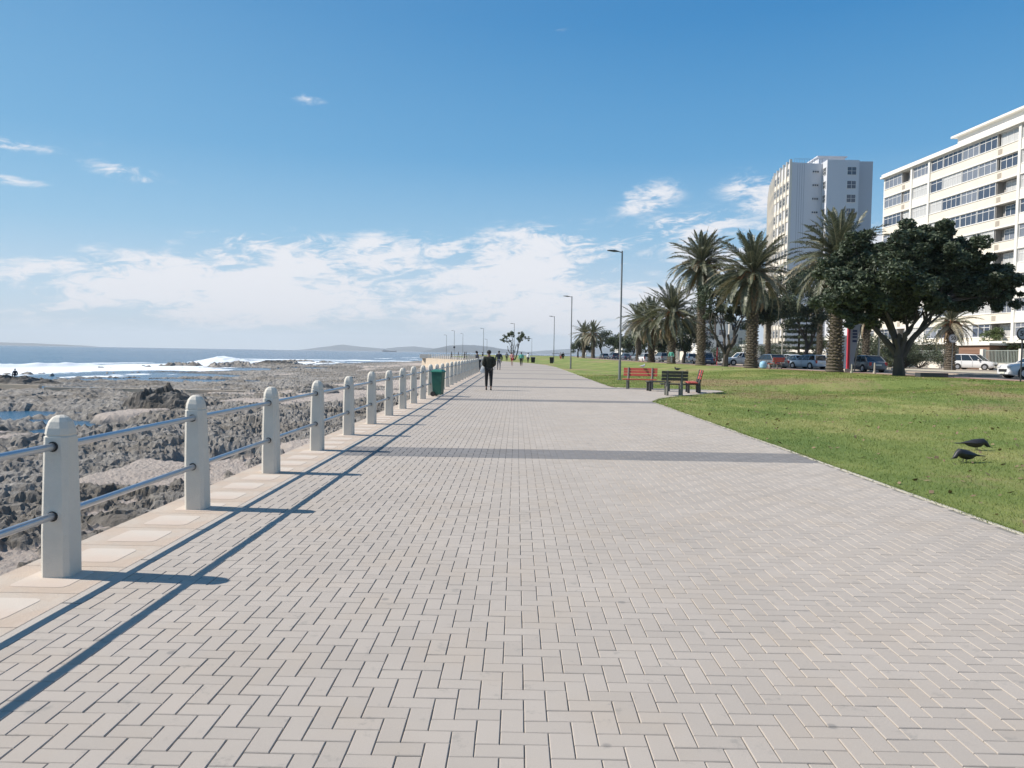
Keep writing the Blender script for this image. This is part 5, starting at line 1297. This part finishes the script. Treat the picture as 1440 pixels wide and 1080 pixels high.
o = mb.build('carrier_bag', M['bagwhite'], None, smooth=True, bevel=.01); o.location = (px_-.26, py_+.16, .74); tag(o, 'crumpled white carrier bag hanging from the walking man\'s left hand', 'bag')
person(col(673, 63), 63, 0, ph(-70), 1.74, 'person in dark blue leaning back against the railing', 'cnavy', 'cnavy', lean=(0, -.22), stride=.14, hand_f=(.2, -.12), armL=(-.3, 0), sub=1)
person(col(701, 73), 73, 0, ph(5), 1.80, 'person in navy jacket and grey trousers walking in mid promenade', 'cnavy', 'cgrey', stride=.15, sub=1)
person(col(719.5, 97), 97, 0, ph(170), 1.72, 'runner in pink shirt and red shorts in front of the lone tree', 'cpink', 'cred', skin_='skin2', shorts=True, stride=.22, hand_f=(.2, .2), hand_z=(1.05, 1.05), shoes='cwhite', sub=1)
person(col(732.5, 96), 96, 0, ph(175), 1.74, 'person in teal top and dark trousers right of the lone tree', 'cteal', 'cblack', stride=.12, sub=1)
person(col(712, 150), 150, 0, ph(0), 1.75, 'small distant person left of the lone tree trunk', 'cgrey', 'cnavy', sub=1)
person(col(742, 128), 128, 0, ph(150), 1.7, 'person in white shirt beside the dark bin with pale top', 'cwhite', 'cblack', sub=1)
person(col(791, 160), 160, .2, ph(20), 1.8, 'distant person in black on the far lawn, right one of two', 'cblack', 'cblack', sub=1)
person(col(788, 160.5), 161, .2, ph(-20), 1.7, 'distant person in brown on the far lawn, left one of two', 'cgrey', 'cred', sub=1)
person(col(823, 190), 190, .55, ph(90), 1.8, 'distant person in white standing under the far palms', 'cwhite', 'cwhite', sub=1)
person(col(943, 92), 92, .6, ph(160), 1.7, 'person in green jacket beside the road at the tallest palm', 'cteal', 'cgrey', sub=1)
for i, (s_, t_, lab) in enumerate(((158, 'cblack', 'dark figure leaning on the headland rail nearest its seaward corner'), (151.5, 'cnavy', 'second figure from the seaward corner on the headland'), (146, 'cblack', 'left figure of the close pair on the headland'),
                                   (144.8, 'cgrey', 'right figure of the close pair on the headland'), (121.5, 'cblack', 'figure in black at mid headland rail'), (119.8, 'cnavy', 'figure in navy at mid headland rail'), (106, 'cblack', 'figure on the near headland rail bend'))):
    q = poly_at(RAIL, s_+20)
    if q: person(q[0]+.9, q[1], 0, ph(90), 1.72, lab, t_, 'cblack', sub=1, lean=(0, .05))
person(-65.6, 99.6, -2.72, ph(60), 1.75, 'person sitting alone on the dark reef mound at far left', 'cnavy', 'cnavy', sit=True, sub=1)

# ------------------------------------------------------------------ birds on the lawn
def bird(x, y, z, rz, sc, pitch, label, m='bird', peck=True):
    e = empty('bird', (x, y, z), rz); e.scale = (sc,)*3; tag(e, label, 'bird')
    mb = MB(); P = [(-.20, 0, .135), (-.12, 0, .115), (-.04, 0, .11), (.04, 0, .115), (.10, 0, .13)]
    P = [(a, b, c+(a*math.tan(pitch))) for a, b, c in P]; hx = .165 if peck else .13; hz_ = .075 if peck else .23
    neck = [(.13, 0, P[-1][2]-.02 if peck else .17), (hx, 0, hz_+.0)]
    mb.path(P+neck+[(hx+.035, 0, hz_-.012)], [.014, .050, .072, .070, .055, .038, .030, .012], 10); mb.build('body', M[m], e, smooth=True)
    MB().path([(hx+.03, 0, hz_-.012), (hx+.075, 0, hz_-.03)], [.008, .003], 6).build('beak', M['beak'], e)
    t0 = P[0]; MB().add([(t0[0]+.06, -.028, t0[2]+.0), (t0[0]+.06, .028, t0[2]+.0), (t0[0]-.13, .04, t0[2]-.012), (t0[0]-.13, -.04, t0[2]-.012), (t0[0]+.06, -.02, t0[2]-.016), (t0[0]+.06, .02, t0[2]-.016), (t0[0]-.12, .03, t0[2]-.022), (t0[0]-.12, -.03, t0[2]-.022)],
                        [(0, 1, 2, 3), (7, 6, 5, 4), (0, 3, 7, 4), (1, 5, 6, 2), (0, 4, 5, 1), (3, 2, 6, 7)]).build('tail', M[m], e)
    for s_ in (-1, 1):
        mb = MB(); mb.path([(.06, s_*.05, P[3][2]+.01), (-.04, s_*.062, P[2][2]+.01), (-.15, s_*.035, P[0][2]+.005), (-.24, s_*.012, P[0][2]-.005)], [.018, .026, .015, .004], 6); mb.build('wing', M[m], e, smooth=True)
        MB().path([(.0, s_*.025, .07), (.0, s_*.03, 0), (.045, s_*.03, .003)], [.009, .005, .004], 5).build('leg', M['beak'], e)
def lz(x, y): return float(lawn_z(np.array([[x]]), np.array([[y]]))[0, 0])
for px, Y, rz, lab, pt in ((1375, 13.75, ph(-12), 'black bird pecking on the lawn with head to the right', .10), (1359, 12.0, ph(192), 'black bird on the lawn with pale head to the left', .16)):
    x = col(px, Y); bird(x, Y, lz(x, Y)+.01, rz, 1.08, pt, lab)
bird(col(905, 36.2), 36.55, 1.0, ph(30), .75, 0, 'white gull perched on top of the bright red bench back', 'cwhite', False)
bird(col(950, 30.9), 30.68, 1.0, ph(160), .65, 0, 'dark bird perched on the back of the dark bench', 'bird', False)

# ------------------------------------------------------------------ far things over the sea
def hill(pts, Y, depth, label, zb=SEA_Z, seed=1):
    """ridge line (px, py) given at distance Y, real mass behind and in front"""
    P = np.array(pts, float); n = 90; t = np.linspace(P[0, 0], P[-1, 0], n); pyv = np.interp(t, P[:, 0], P[:, 1])
    X = (t-726)/F_PX*Y; Zr = 1.6+(496.6+.016*(t-720)-pyv)/F_PX*Y-zb
    Zr = Zr*(1+.10*(fbm(t*.12, t*0, 4, seed)-.5)); rows = 15; V = []
    for j in range(rows):
        u = -1+2*j/(rows-1); f = (1-u*u)**.8
        for i in range(n): V.append((X[i], Y+u*depth, zb-1+(Zr[i]+1)*f*(1+.25*(vnoise(np.array(i*.35), np.array(j*.9), seed)-.5)*(1-f))))
    o = link('hill', mesh_np('hill', V, grid_faces(rows, n), M['hill'], smooth=True)); tag(o, kind='structure')
hill([(598, 494.8), (615, 489.5), (632, 486), (650, 484.6), (668, 485.2), (690, 488), (712, 491.5), (745, 495.5)], 11000, 900, '', seed=2)
hill([(430, 492.5), (455, 488), (482, 484.5), (505, 487.5), (540, 490.5), (560, 488), (580, 487), (610, 490), (640, 494)], 14200, 900, '', seed=3)
hill([(735, 495.5), (770, 492.5), (800, 490.5), (850, 489), (900, 490), (960, 494), (990, 500)], 13500, 900, '', seed=4)
hill([(-160, 480.5), (-60, 480), (0, 481.3), (40, 482.6), (95, 485.2)], 12500, 900, '', seed=5)
def ship(px, Y, L, hh, label, m='ship', tower=-.38):
    e = empty('ship', (col(px, Y), Y, SEA_Z), .1); tag(e, label, 'ship')
    a = L/2; mb = MB(); mb.loft([[(-a, -.06*L, 0), (-a, .06*L, 0), (-a, .07*L, hh*.5), (-a, -.07*L, hh*.5)], [(a*.8, -.06*L, 0), (a*.8, .06*L, 0), (a*.8, .07*L, hh*.5), (a*.8, -.07*L, hh*.5)], [(a, -.005*L, 0), (a, .005*L, 0), (a*1.04, .01*L, hh*.62), (a*1.04, -.01*L, hh*.62)]]); mb.build('hull', M[m], e)
    MB().box((L*tower, 0, hh*.9), (L*.09, L*.09, hh*.85)).build('bridge', M['facade'], e); MB().box((L*tower*.8, 0, hh*.55), (L*.5, L*.08, hh*.12)).build('deck_house', M[m], e)
ship(547, 6500, 118, 16, 'long dark tanker on the horizon left of the headland')
ship(788, 8300, 190, 22, 'faint container ship on the horizon right of the third street lamp', 'cnavy', tower=-.3)

# ------------------------------------------------------------------ sea haze
hm = bpy.data.materials.new('haze'); hm.use_nodes = True; t = NT(hm.node_tree); t.n.clear()
v = t.node('ShaderNodeVolumePrincipled', {'Color': (.90, .95, 1.0, 1), 'Density': 7.5e-5, 'Anisotropy': 0.1})
o_ = t.n.new('ShaderNodeOutputMaterial'); t.l.new(v.outputs[0], o_.inputs['Volume'])
hz_ = MB().b2(-16500, 16500, -1500, 16500, SEA_Z-4.0-1, 330).build('haze', hm); tag(hz_, kind='stuff')
